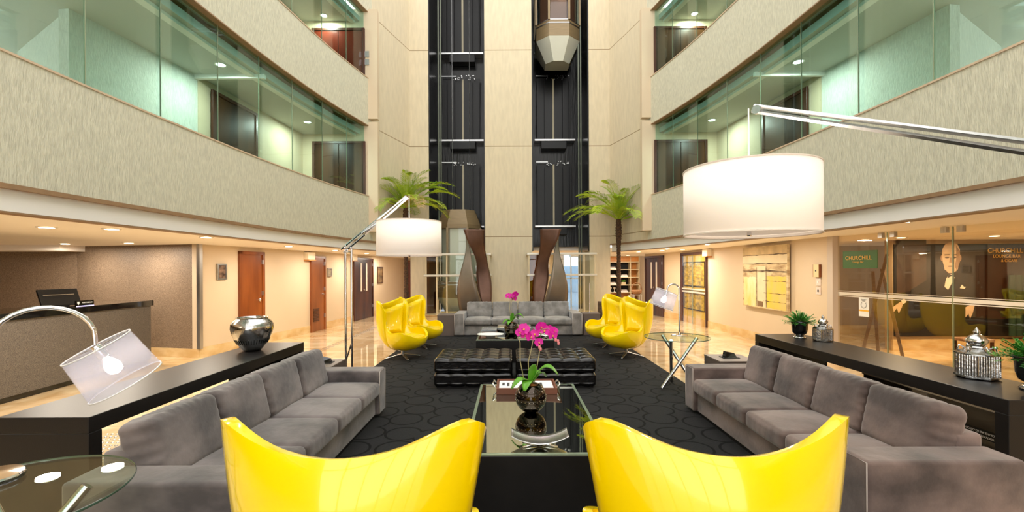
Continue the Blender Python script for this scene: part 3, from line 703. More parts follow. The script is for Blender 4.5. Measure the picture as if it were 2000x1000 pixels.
# bar interior
struct('wall_bar', MB().box(5.7, 12, 11.3, 11.4, 0, 2.21), BARW)
struct('wall_bar', MB().box(7.64, 12, 9.02, 9.2, 0, 2.21), BARW)
struct('wall_bar', MB().box(11.9, 12, -4.2, 9.2, 0, 2.21), BARW)
struct('baseboard_bar', MB().box(7.62, 11.9, 8.98, 9.02, 0, .22), BASEB)
struct('baseboard_bar', MB().box(5.7, 12, 11.26, 11.3, 0, .22), BASEB)
# wall mural: anonymous seated man in a dark suit (generic)
mu = thing('wall_mural', 'large dark wall mural of a seated man in a suit behind the bar glass', 'mural', (7.66, 9.0, 0))
def mp(px, py, d=0): p = W(px, py, 9.0); return (p.x - 7.66, -.012 - d, p.z)
def mpoly(name, pts, m, d):
    n = len(pts); A = [mp(x, y, d) for x, y in pts]
    MB().add(A + [(x, y + .002, z) for x, y, z in A], [tuple(range(n)), tuple(range(n, 2 * n))[::-1]] + [(i, (i + 1) % n, n + (i + 1) % n, n + i) for i in range(n)]).build(name, m, mu)
sep = lambda n, c, a=.4, sc_=(3, 3, 3): mat(n, c, .55, noise=(sc_, a, 4))
MB().box(.0, 3.6, -.01, .015, .28, 2.12).build('mural_panel', sep('mural_dark', (30, 21, 16), .6, (1.6, 1.6, 1)), mu)
def ell(cx, cy, rx, ry, n=28): return [(cx + rx * math.cos(2 * PI * k / n), cy + ry * math.sin(2 * PI * k / n)) for k in range(n)]
mpoly('mural_panelling', [(1750, 462), (1808, 462), (1808, 560), (1750, 575)], sep('mural_brown', (70, 50, 38), .5), .001)
mpoly('mural_suit', [(1826, 535), (1800, 552), (1778, 566), (1765, 600), (1772, 640), (1905, 640), (1912, 575), (1893, 545), (1876, 533), (1860, 536), (1845, 538)], sep('mural_suit', (12, 9, 8), .4), .002)
mpoly('mural_head', [(1840, 512), (1838.5, 500), (1839, 487), (1844, 478), (1852, 473), (1861, 473), (1869, 478), (1873, 487), (1873.5, 500), (1872, 514), (1868, 526), (1861, 533), (1851, 533), (1844, 525)], sep('mural_skin', (206, 176, 144), .22, (4, 4, 4)), .004)
mpoly('mural_jaw', [(1840, 508), (1872, 508), (1869, 526), (1862, 534), (1850, 534), (1843, 526)], sep('mural_skin', (206, 176, 144)), .005)
for x in (1848, 1862): mpoly('mural_eye', ell(x, 503, 4.2, 1.6), sep('mural_shadow', (96, 72, 58)), .007)
for x, y in ((1838, 504), (1874, 504)): mpoly('mural_ear', ell(x, y, 2.4, 6), sep('mural_skin_dark', (160, 126, 98)), .003)
mpoly('mural_shade', [(1866, 480), (1873, 490), (1873, 512), (1867, 528), (1863, 520), (1866, 505)], sep('mural_skin_dark', (160, 126, 98)), .0055)
mpoly('mural_collar_shadow', [(1844, 526), (1851, 533), (1861, 533), (1868, 527), (1864, 537), (1850, 537)], sep('mural_shadow', (96, 72, 58)), .0052)
for x in (1848, 1862): mpoly('mural_brow', [(x - 5, 499), (x + 5, 498), (x + 5, 496.5), (x - 5, 497)], sep('mural_shadow', (96, 72, 58)), .007)
mpoly('mural_nose', [(1854, 503), (1857, 503), (1858.5, 513), (1852, 513)], sep('mural_skin_dark', (160, 126, 98)), .007)
mpoly('mural_mouth', ell(1855, 520, 5.5, 1.2), sep('mural_shadow', (96, 72, 58)), .007)
mpoly('mural_shirt', [(1852, 535), (1862, 536), (1864, 541), (1850, 566), (1843, 560), (1846, 545)], sep('mural_white', (226, 210, 190), .15), .006)
mpoly('mural_bow_tie', [(1849, 533), (1856, 537), (1864, 532), (1865, 542), (1857, 539), (1849, 543)], sep('mural_black', (14, 12, 12)), .008)
mpoly('mural_pocket_square', [(1873, 563), (1877, 556), (1881, 560), (1885, 560), (1882, 564)], sep('mural_white', (226, 210, 190)), .006)
mpoly('mural_hand', [(1742, 600), (1756, 590), (1764, 588), (1760, 600), (1754, 612), (1750, 602), (1744, 610)], sep('mural_skin', (206, 176, 144)), .006)
mpoly('mural_hand', [(1884, 600), (1896, 594), (1902, 596), (1898, 612), (1893, 622), (1890, 612), (1884, 620)], sep('mural_skin', (206, 176, 144)), .006)
mpoly('mural_cuff', [(1758, 586), (1765, 583), (1769, 590), (1762, 594)], sep('mural_white', (226, 210, 190)), .007)
# dark green curtain and gold words on the wall at the far right of the bar
r = thing('gold_wall_lettering', 'gold bar name lettering on the dark wall above the green curtain', 'sign', (9.7, 8.97, 0))
MB().box(-.22, 1.2, -.02, .0, .28, 2.1).build('board', sep('board_dark', (30, 22, 16), .3), r)
text(r, 'CHURCHILL', .13, (.12, -.03, 1.98), GOLD); text(r, 'LOUNGE BAR', .09, (.15, -.03, 1.87), GOLD); text(r, '& CIGARS', .075, (.2, -.03, 1.78), GOLD)
cv = MB().grid(lambda i, j: (.0 + i * .02, -.05 + .025 * math.sin(i * .9), .3 + j * .3), 40, 5).build('green_curtain', DARKG, None, smooth=True); cv.location = (9.78, 8.9, 0)
tag(cv, 'dark green velvet curtain hanging in the bar', 'curtain')
# tripod of crossed timber poles
r = thing('wooden_tripod', 'crossed wooden pole tripod standing behind the bar glass', 'tripod stand', (7.05, 8.35, 0))
for a, b in ((W(1733, 497, 8.3), G(1688, 700)), (W(1705, 530, 8.3), G(1748, 706)), (W(1722, 525, 8.5), W(1704, 690, 9.0))):
    b = Vector((b.x, b.y, 0)) if b.z < .05 else Vector((b.x, b.y, 0))
    MB().tube([a, Vector((a.x + (b.x - a.x), 8.3, 0))], .035, 4).build('leg', mat('grey_timber', (128, 102, 78), .5, noise=((3, 3, 20), .2, 3)), r, world=True)
r = thing('green_sign', 'green rectangular sign with gold lettering hung on the bar glass', 'sign')
a, b = (BG(7.72) - .012, 7.72), (BG(7.08) - .012, 7.08)
r, w = oriented('green_sign', 'green rectangular sign with gold lettering hung on the bar glass', 'sign', a, b, 1.63) if False else (r, 0)
d = Vector((b[0] - a[0], b[1] - a[1])); r.location = (a[0], a[1], 1.645); r.rotation_euler = (0, 0, math.atan2(d.y, d.x)); w = d.length
MB().box(0, w, -.012, -.002, 0, .29).build('board', SIGNG, r, bevel=.002)
text(r, 'CHURCHILL', .092, (w * .47, -.016, .17), GOLD); text(r, 'Lounge Bar', .045, (w * .47, -.016, .105), GOLD)
a, b = (BG(7.42) - .012, 7.42), (BG(7.24) - .012, 7.24)
r, w = oriented('notice_sticker', 'white paper notice with a laurel emblem and yellow band on the glass', 'notice', a, b, .86)
MB().box(0, w, -.004, -.001, 0, .31).build('sheet', PAPER, r); MB().box(0, w, -.006, -.004, .085, .11).build('yellow_band', mat('amber_band', (240, 180, 40), .5, noise=((3, 3, 3), .05, 2)), r)
lm = MB()
for k in range(13):
    g = math.radians(140 + k * 21.6); lm.box(-.008, .008, -.006, -.004, -.004, .004, Matrix.Translation((w / 2 + .05 * math.cos(g), 0, .19 + .05 * math.sin(g))) @ Matrix.Rotation(-g, 4, 'Y'))
lm.build('laurel_emblem', INK, r); text(r, 'Travelers\'', .025, (w / 2, -.007, .275), INK); text(r, 'Choice', .022, (w / 2, -.007, .255), INK)
# stool in the bar
r = thing('wooden_stool', 'small dark wooden stool with a pale seat in the bar', 'stool', (7.82, 7.62, 0))
MB().soft((0, 0, .43), (.42, .32, .05), .015, n=3).build('seat', mat('stool_seat', (206, 180, 156), .4, noise=((6, 6, 6), .3, 3, (120, 70, 50))), r, smooth=True)
for x in (-.18, .18):
    for y in (-.13, .13): MB().box(x - .018, x + .018, y - .018, y + .018, 0, .41).build('leg', WOODD, r)
for y in (-.13, .13): MB().box(-.17, .17, y - .01, y + .01, .15, .18).build('stretcher', WOODD, r)

# ------------------------------------------------------------------ bookshelf at the far right
bs = thing('bookshelf', 'orange wooden wall shelving with black backed compartments, far right', 'bookshelf', (4.12, 19.2, 0))
cols = [0, .50, 1.00, 1.36]; rows = [.05, .33, .655, .98, 1.305, 1.63, 1.955, 2.2]
f = MB()
for x in cols: f.box(x - .015, x + .015, -.01, .38, 0, 2.2)
f.build('upright', CREAMF, bs)
f = MB()
for z in rows: f.box(0, 1.36, -.012, .38, z - .015, z + .015)
f.build('shelf', CREAMF, bs)
MB().box(0, 1.36, .36, .38, 0, 2.2).build('back_panel', WOODO, bs)
for c in (0, 1): MB().box(cols[c] + .02, cols[c + 1] - .02, .345, .359, .67, 1.94).build('black_back', BLACK, bs)
MB().box(0.02, 1.34, .0, .02, 1.98, 2.18).build('cupboard_front', WOODO, bs)
SN = ['lowest', 'second', 'third', 'top']
for ci, ri in ((0, 2), (0, 3), (0, 4), (1, 3), (1, 1)):
    z = rows[ri + 1] + .016; x = 4.12 + cols[ci] + .1
    for k in range(3):
        o = MB().box(0, .3 - .03 * k, 0, .2, 0, .035).build('book', [PAPER, WHITE, PIPE][k], None, bevel=.003)
        o.location = (x + .01 * k, 19.25, z + .036 * k)
        tag(o, '%s book of the stack in the %s column of the far shelves, row %s' % (['bottom', 'middle', 'top'][k], ['left', 'middle'][ci], ['five', 'four', 'three', 'two', 'one'][ri]), 'book', 'books stacked flat on the far shelves')
for k in (0, 1):
    o = MB().lathe([(.045, 0), (.045, .01), (.015, .03), (.012, .10), (.05, .16), (.055, .22), (.05, .22)], 16).build('goblet', WHITE, None, smooth=40); o.location = (4.29 + .17 * k, 19.35, rows[2] + .016)
    tag(o, 'white goblet on the far shelves, %s of two' % ['left', 'right'][k], 'goblet', 'goblets on the far shelves')
r = thing('shelf_plant', 'little green plant in a pale pot on the far shelves', 'plant', (4.12 + .72, 19.35, rows[3] + .016))
MB().box(-.09, .09, -.06, .06, 0, .1).build('pot', CREAMF, r)
l = MB()
for k in range(40):
    g = random.uniform(0, 2 * PI); e = random.uniform(.2, 1.3); R = random.uniform(.05, .12); p = Vector((R * math.cos(g) * math.cos(e), R * math.sin(g) * math.cos(e) * .6, .1 + R * math.sin(e)))
    l.soft(p, (.03, .03, .015), .007, n=1)
l.build('foliage', GREENL, r)
r = thing('wicker_basket', 'round wicker basket on a white stand before the far shelves', 'basket', (5.15, 18.4, 0))
MB().lathe([(.12, .62), (.19, .68), (.22, .80), (.20, .80), (.16, .7), (.1, .64)], 20).build('basket', mat('wicker', (196, 140, 92), .7, noise=((30, 30, 30), .4, 3), bump=((40, 40, 60), .6, .01)), r, smooth=True)
MB().tube([(.21 * math.cos(t), 0, .80 + .3 * math.sin(t)) for t in [PI * k / 14 for k in range(15)]], .014, 8).build('handle', mat('wicker', (196, 140, 92)), r, smooth=True)
for x, y in ((-.15, -.15), (.15, -.15), (.15, .15), (-.15, .15)): MB().box(x - .015, x + .015, y - .015, y + .015, 0, .6).build('leg', WHITE, r)
MB().box(-.18, .18, -.18, .18, .6, .62).build('stand_top', WHITE, r)

# ------------------------------------------------------------------ reception
r = thing('reception_counter', 'long speckled dark reception counter with a glossy black top', 'reception counter', (-6.5, 5.6, 0))
cp = [(-6.25, 4.2), (-6.47, 8.1), (-7.2, 8.1), (-7.0, 4.2)]
MB().prism(cp, .08, 1.04).build('body', SPECKD, r, world=True)
MB().prism([(x - .05, y) for x, y in cp], 0, .08).build('kickplate', BLACKG, r, world=True)
MB().prism([(-6.22, 4.2), (-6.44, 8.13), (-7.3, 8.13), (-7.1, 4.2)], 1.04, 1.135).build('top', BLACKG, r, world=True, bevel=.004)
r = thing('desk_monitor', 'black monitor tilted back on the reception counter', 'monitor', (-6.72, 6.75, 1.136), PI / 2 * .93)
Mt = Matrix.Translation((0, 0, .0)) @ Matrix.Rotation(math.radians(-20), 4, 'X')
MB().box(-.27, .27, -.02, .01, .01, .27, Mt).build('screen_back', BLACK, r, bevel=.006)
MB().box(-.22, .2, -.024, -.02, .175, .182, Mt).build('seam', ALU, r)
MB().box(-.1, .1, -.01, .2, 0, .012).build('foot', BLACK, r)
r = thing('counter_sign', 'small black counter sign with a white crest and lettering', 'sign', (-6.45, 6.82, 1.136), PI / 2 * 1.03)
MB().box(-.15, .15, -.01, .01, 0, .085).build('board', BLACKG, r); MB().box(-.15, .15, -.013, -.01, .0, .008).build('light_strip', mat('violet_strip', (200, 190, 250), .4, emit=(200, 190, 255), es=1.2), r)
MB().add([(-.135, -.012, .07), (-.095, -.012, .07), (-.098, -.012, .04), (-.115, -.012, .022), (-.132, -.012, .04)], [(0, 4, 3, 2, 1)]).build('crest', WHT, r)
text(r, 'PORTOBELLO', .028, (.035, -.0115, .05), WHT)

# floor marks
f = MB()
for x in (-3.98, -3.93, -3.88):
    for k in range(46):
        y = 4.9 + k * .3; f.box(x - .008, x + .008, y, y + .22, .0, .004)
struct('trim_10', f, ALU)
f = MB()
for i in range(12):
    for j in range(12):
        x = -3.55 - i * .05 + 0.0; y = 3.75 + j * .075
        f.lathe([(.014, .0), (.013, .004), (.008, .007)], 8, Matrix.Translation((x, y, 0)))
for k in range(6): f.box(-3.45, -3.2, 3.78 + k * .13, 3.80 + k * .13, 0, .004)
struct('trim_11', f, ALU, smooth=True)
rg = MB().soft((.08, 6.08, .0), (4.84, 11.7, .03), .012, n=2).build('area_rug', RUG); tag(rg, 'large charcoal rug with a raised pebble pattern under the seating', 'rug')
RZ = .015

# ------------------------------------------------------------------ egg chairs
RIM = [(0, .40, 0, .385), (22, .385, .15, .395), (42, .33, .28, .44), (58, .25, .365, .50), (72, .15, .395, .535), (84, .05, .39, .515), (93, -.02, .375, .505), (101, -.085, .36, .56),
       (108, -.115, .355, .68), (116, -.13, .385, .83), (124, -.145, .43, .97), (131, -.17, .468, 1.05), (138, -.22, .455, 1.10), (148, -.285, .365, 1.08), (160, -.335, .24, 1.03), (170, -.36, .12, 1.005), (180, -.368, 0, .995)]
def rim(th):
    th = th % 360; sg = 1
    if th > 180: th = 360 - th; sg = -1
    for i in range(len(RIM) - 1):
        if RIM[i][0] <= th <= RIM[i + 1][0]:
            p = [Vector(RIM[max(0, min(len(RIM) - 1, j))][1:]) for j in (i - 1, i, i + 1, i + 2)]
            if i == 0: p[0] = Vector((p[2].x, -p[2].y, p[2].z))
            if i == len(RIM) - 2: p[3] = Vector((p[1].x, -p[1].y, p[1].z))
            t = (th - RIM[i][0]) / (RIM[i + 1][0] - RIM[i][0])
            q = .5 * (2 * p[1] + (p[2] - p[0]) * t + (2 * p[0] - 5 * p[1] + 4 * p[2] - p[3]) * t * t + (3 * p[1] - 3 * p[2] + p[3] - p[0]) * t ** 3)
            return Vector((q.x, q.y * sg, q.z))
RIMC = {}
def rims(th):
    k = round(th % 360, 3)
    if k not in RIMC: RIMC[k] = sum((rim(th + d) * w_ for d, w_ in ((-7.5, .08), (-5, .14), (-2.5, .18), (0, .20), (2.5, .18), (5, .14), (7.5, .08))), Vector((0, 0, 0)))
    return RIMC[k].copy()
def shell_pt(th, t):
    R = rims(th); zb = .19
    k = max(0, min(1, (R.z - .5) / .5))
    P0 = Vector((-.03, 0, zb)); C1 = Vector((R.x * .80, R.y * .80, zb))
    kb = max(0, -math.cos(math.radians(th))) ** 2 * k
    C2 = Vector((R.x * (1.04 + .30 * kb) - .03 * k, R.y * (1.02 - .26 * k), zb + .22 * (R.z - zb) + .06 + .12 * kb))
    return P0 * (1 - t) ** 3 + C1 * 3 * t * (1 - t) ** 2 + C2 * 3 * t * t * (1 - t) + R * t ** 3
def egg_chair():
    r = thing('egg_chair', '', 'armchair')
    NU, NV = 96, 22
    th = [360 * i / NU for i in range(NU)]
    tt = [0.001 + .999 * (j / (NV - 1)) ** .9 for j in range(NV)]
    MB().grid(lambda i, j: shell_pt(th[i], tt[j]), NU, NV, True).build('shell', YEL, r, smooth=True,
        mods=(('SOLIDIFY', dict(thickness=.045, offset=1., use_rim=True)), ('BEVEL', dict(width=.018, segments=4, limit_method='ANGLE', angle_limit=math.radians(50)))))
    # padding
    def inner(th_, t, o):
        p = shell_pt(th_, t); n = (shell_pt(th_ + 2, t) - shell_pt(th_ - 2, t)).cross(shell_pt(th_, min(1, t + .03)) - shell_pt(th_, t - .03))
        n.normalize()
        c = Vector((0.05, 0, .62))
        if n.dot(c - p) < 0: n = -n
        return p + n * o
    def pad(th0, th1, t0, t1, nu, nv, name, o0=.05, o1=.095):
        def P(i, j):
            u = i / (nu - 1); v = j / (nv - 1)
            e = min(1, min(u, 1 - u) * 7, min(v, 1 - v) * 7); e = math.sin(e * PI / 2)
            return inner(th0 + (th1 - th0) * u, t0 + (t1 - t0) * v, o0 - .012 + (o1 - o0) * e)
        return MB().grid(P, nu, nv).build(name, YELP, r, smooth=True)
    pad(132, 228, .50, .94, 40, 28, 'back_pad')
    MB().soft((.075, 0, .36), (.56, .56, .13), .06, .03, n=8).build('seat_pad', YELP, r, smooth=True)
    MB().lathe([(.03, .05), (.03, .2), (.14, .215)], 20).build('pedestal', ALU, r, smooth=40)
    for k in range(4):
        g = PI / 4 + k * PI / 2
        Mk = Matrix.Rotation(g, 4, 'Z')
        vs = [(0, -.03, .085), (0, .03, .085), (.33, .016, .022), (.33, -.016, .022), (0, -.025, .05), (0, .025, .05), (.33, .014, .006), (.33, -.014, .006)]
        MB().add(vs, [(0, 3, 2, 1), (4, 5, 6, 7), (0, 1, 5, 4), (1, 2, 6, 5), (2, 3, 7, 6), (3, 0, 4, 7)], Mk).build('foot_blade', ALU, r, bevel=.006)
    return r
egg0 = egg_chair()
eggs = [(-.59, 1.90, 88, 'glossy yellow shell armchair seen from behind, in the left foreground'),
        (.765, 1.90, 92, 'glossy yellow shell armchair seen from behind, in the right foreground'),
        (-2.02, 8.42, -15, 'glossy yellow shell armchair on the left rug edge, front one of its pair'),
        (-1.90, 9.60, -15, 'glossy yellow shell armchair on the left rug edge, rear one nearer the planter'),
        (2.18, 8.50, 196, 'glossy yellow shell armchair on the right rug edge, front one of its pair'),
        (2.06, 9.62, 197, 'glossy yellow shell armchair on the right rug edge, rear one nearer the shelves')]
for i, (x, y, a, lb) in enumerate(eggs):
    o = egg0 if i == 0 else copy_tree(egg0)
    o.location = (x, y, RZ); o.rotation_euler.z = math.radians(a); tag(o, lb, 'armchair', 'yellow shell armchairs')

# ------------------------------------------------------------------ sofas
def sofa(L, D, loc, rz, label, m, seats=4, arm=.24, sh=.40, bh=.74, armh=.52):
    """front edge along local x at y=0, seat faces -y"""
    r = thing('sofa', label, 'sofa', loc, rz, 'grey velvet four-seat sofas')
    n = seats; x0 = arm; w = (L - 2 * arm) / n
    MB().box(.06, L - .06, .06, D - .05, 0, .03).build('plinth', BLACK, r)
    MB().soft((L / 2, D / 2 + .02, .14), (L - 2 * arm + .02, D - .06, .22), .012, n=3).build('base', m, r, smooth=True)
    for x in (arm / 2, L - arm / 2):
        MB().soft((x, D / 2, .03 + (armh - .03) / 2), (arm, D, armh - .03), .025, n=6).build('arm', m, r, smooth=True)
        pp = []
        pw = .009 if L > 3 else .004
        a, b = x - arm / 2 + .012, x + arm / 2 - .012
        MB().tube([(a, .002, .04), (a, .002, armh - .012), (b, .002, armh - .012), (b, .002, .04)], pw, 6).build('piping', PIPE, r, smooth=True)
    MB().soft((L / 2, D - .09, .31), (L - 2 * arm, .18, .56), .03, n=5).build('back_frame', m, r, smooth=True)
    for k in range(n):
        cx = x0 + w * (k + .5); ph2 = random.random() * 6
        MB().soft((cx, .34, sh - .075), (w - .010, .70, .15), .04, .028, n=22, puff=lambda p: .0009 * math.sin(math.atan2(p.y, p.x) * 30 + ph2) * math.exp(-min(w / 2 - abs(p.x), .35 - abs(p.y)) * 26)).build('seat_cushion', m, r, smooth=True)
        Mt = Matrix.Translation((cx, .70, sh + .165)) @ Matrix.Rotation(math.radians(-13), 4, 'X')
        hh = (bh - sh + .06) / 2; ph = random.random() * 6
        MB().soft((0, 0, 0), (w - .014, .235, hh * 2), .05, .0, n=26, M=Mt,
                  puff=lambda p: .014 * math.cos(p.x * PI / w) * math.cos(p.z * PI / (2.2 * hh)) + .0042 * math.sin(math.atan2(p.z, p.x) * 26 + ph + 9 * p.x) * math.exp(-min(w / 2 - abs(p.x), hh - abs(p.z)) * 38)).build('back_cushion', m, r, smooth=True)
    return r
# left sofa faces +X : local -y -> +X, so rotate by +90deg; local x -> +Y
sofa(2.87, .92, (-1.46, 2.37, RZ), PI / 2, 'long grey velvet sofa along the left side of the rug', VELC)
# right sofa faces -X : local x -> -Y
sofa(2.72, .92, (2.05, 5.31, RZ), -PI / 2, 'long brownish grey velvet sofa along the right side of the rug', VELV)
sofa(3.15, .92, (-1.39, 11.05, RZ), 0, 'silver grey velvet sofa at the far end of the rug', VELF, arm=.25, sh=.43, bh=.78, armh=.56)

# side boxes
def sidebox(x, y, w, h, label, top=True, z=RZ, mm=None):
    r = thing('side_box', label, 'side table', (x, y, z), group='taupe square side boxes')
    MB().box(-w / 2, w / 2, -w / 2, w / 2, 0, h - .02).build('body', mm or mat('taupe_box', (98, 86, 80), .6, noise=((3, 3, 3), .15, 3)), r, bevel=.006)
    MB().box(-w / 2 - .004, w / 2 + .004, -w / 2 - .004, w / 2 + .004, h - .02, h).build('top', mat('taupe_box_top', (120, 106, 98), .45, noise=((3, 3, 3), .1, 3)), r, bevel=.004)
sidebox(-2.36, 5.56, .46, .50, 'taupe square side box behind the left sofa')
sidebox(2.80, 5.76, .46, .50, 'taupe square side box behind the right sofa')
sidebox(-1.62, 11.42, .42, .52, 'taupe square side box left of the far sofa')
sidebox(2.02, 11.42, .42, .54, 'taupe square side box right of the far sofa')
for x, y, z, lb in ((-2.30, 5.56, RZ + .501, 'left sofa'), (2.80, 5.76, RZ + .501, 'right sofa')):
    r = thing('card_holder', 'small black card holder on the side box behind the ' + lb, 'card holder', (x, y, z))
    MB().add([(-.07, -.05, 0), (.07, -.05, 0), (.07, .06, 0), (-.07, .06, 0), (-.07, .03, .08), (.07, .03, .05)], [(0, 3, 2, 1), (0, 1, 5, 4), (1, 2, 5), (0, 4, 3), (2, 3, 4, 5)]).build('wedge', BLACKG, r)
    MB().box(-.11, .1, -.06, .07, -.0005, .006).build('tray', BLACK, r)
o = MB().lathe([(.06, 0), (.06, .02), (.015, .03), (.01, .05), (.009, .75)], 14).build('thin_stand', CHROME, smooth=40); o.location = (2.0, 11.4, RZ + .541); tag(o, 'thin clear rod stand on the box right of the far sofa', 'stand')

# ------------------------------------------------------------------ ottomans
def ottoman(x0, x1, y0, y1, label):
    cx, cy = (x0 + x1) / 2, (y0 + y1) / 2; w, d = x1 - x0, y1 - y0
    r = thing('ottoman', label, 'ottoman', (cx, cy, RZ), group='tufted black leather ottomans')
    q = w / 5; 
    def puff(p):
        a = abs(math.sin(PI * (p.x + w / 2) / q)) ** .4; b = abs(math.sin(PI * (p.y + d / 2) / q)) ** .4
        return .026 * a * b - .018
    for nm_, z0, z1 in (('base_cushion', .02, .215), ('top_cushion', .21, .415)):
        MB().soft((0, 0, (z0 + z1) / 2), (w, d, z1 - z0), .06, .0, n=44, puff=puff).build(nm_, LEATH, r, smooth=True)
    st = MB()
    for k in range(1, 5):
        x = -w / 2 + k * q; st.tube([(x, -d / 2 + .05, .400), (x, d / 2 - .05, .400)], .003, 5)
    for k in range(1, 4):
        y = -d / 2 + k * q
        if y < d / 2 - .03: st.tube([(-w / 2 + .05, y, .400), (w / 2 - .05, y, .400)], .003, 5)
    st.build('seam_piping', LEATH, r, smooth=True)
    MB().box(-w / 2 + .05, w / 2 - .05, -d / 2 + .05, d / 2 - .05, 0, .03).build('plinth', BLACK, r)
ottoman(-1.08, .035, 6.19, 7.02, 'tufted black leather ottoman, left one of the two in the middle')
ottoman(.055, 1.185, 6.17, 7.02, 'tufted black leather ottoman, right one of the two in the middle')

# ------------------------------------------------------------------ coffee tables
def ctable(x0, x1, y0, y1, label, h=.42):
    r = thing('coffee_table', label, 'coffee table', ((x0 + x1) / 2, (y0 + y1) / 2, RZ), group='mirror-topped black coffee tables')
    w, d = (x1 - x0) / 2, (y1 - y0) / 2; h -= RZ
    MB().box(-w, w, -d, d, 0, h - .012).build('body', TBODY, r, bevel=.004)
    MB().box(-w + .004, w - .004, -d + .004, d - .004, h - .012, h - .002).build('glass_rim', EDGEG, r)
    MB().box(-w + .03, w - .03, -d + .03, d - .03, h - .002, h).build('mirror_top', MIRROR, r)
    return r
ctable(-.33, .675, 3.0, 4.86, 'low black coffee table with a mirrored top in the foreground')
ctable(-.615, .76, 7.92, 9.75, 'low black coffee table with a mirrored top before the far sofa')
ZT = .42
# orchids
def flower(mb_, parent, loc, rot, s):
    Mt = Matrix.Translation(loc) @ Euler(rot).to_matrix().to_4x4() @ Matrix.Scale(s, 4)
    mb = MB()
    def petal(ang, L, Wd, z):
        pts = [(0, 0)] + [(Wd * math.sin(PI * t) ** .7 * (1), L * t) for t in (.15, .35, .55, .75, .92)] + [(0, L)]
        vs = [(x, y, z + .12 * (y / L) ** 2 * L) for x, y in pts] + [(-x, y, z + .12 * (y / L) ** 2 * L) for x, y in pts[1:-1]]
        n = len(pts); m = len(pts) - 2
        fs = [(0, 1, n)] + [(i, i + 1, n + i, n + i - 1) for i in range(1, m)] + [(m, m + 1, n + m - 1)]
        mb.add(vs, fs, Mt @ Matrix.Rotation(ang, 4, 'Z'))
    for a in (0, 2.2, -2.2): petal(a, 1., .36, 0)
    for a in (1.25, -1.25): petal(a, 1.02, .62, .03)
    o = mb.build('flower', MAG, parent, mods=(('SOLIDIFY', dict(thickness=.0015)),))
    l = MB().soft((0, 0, 0), (.3, .36, .24), .1, n=1, M=Mt @ Matrix.Translation((0, -.12, .16))).build('lip', mat('dark_magenta_lip', (190, 20, 110), .5, noise=((20, 20, 20), .3, 2, (240, 190, 60))), o)
    return o
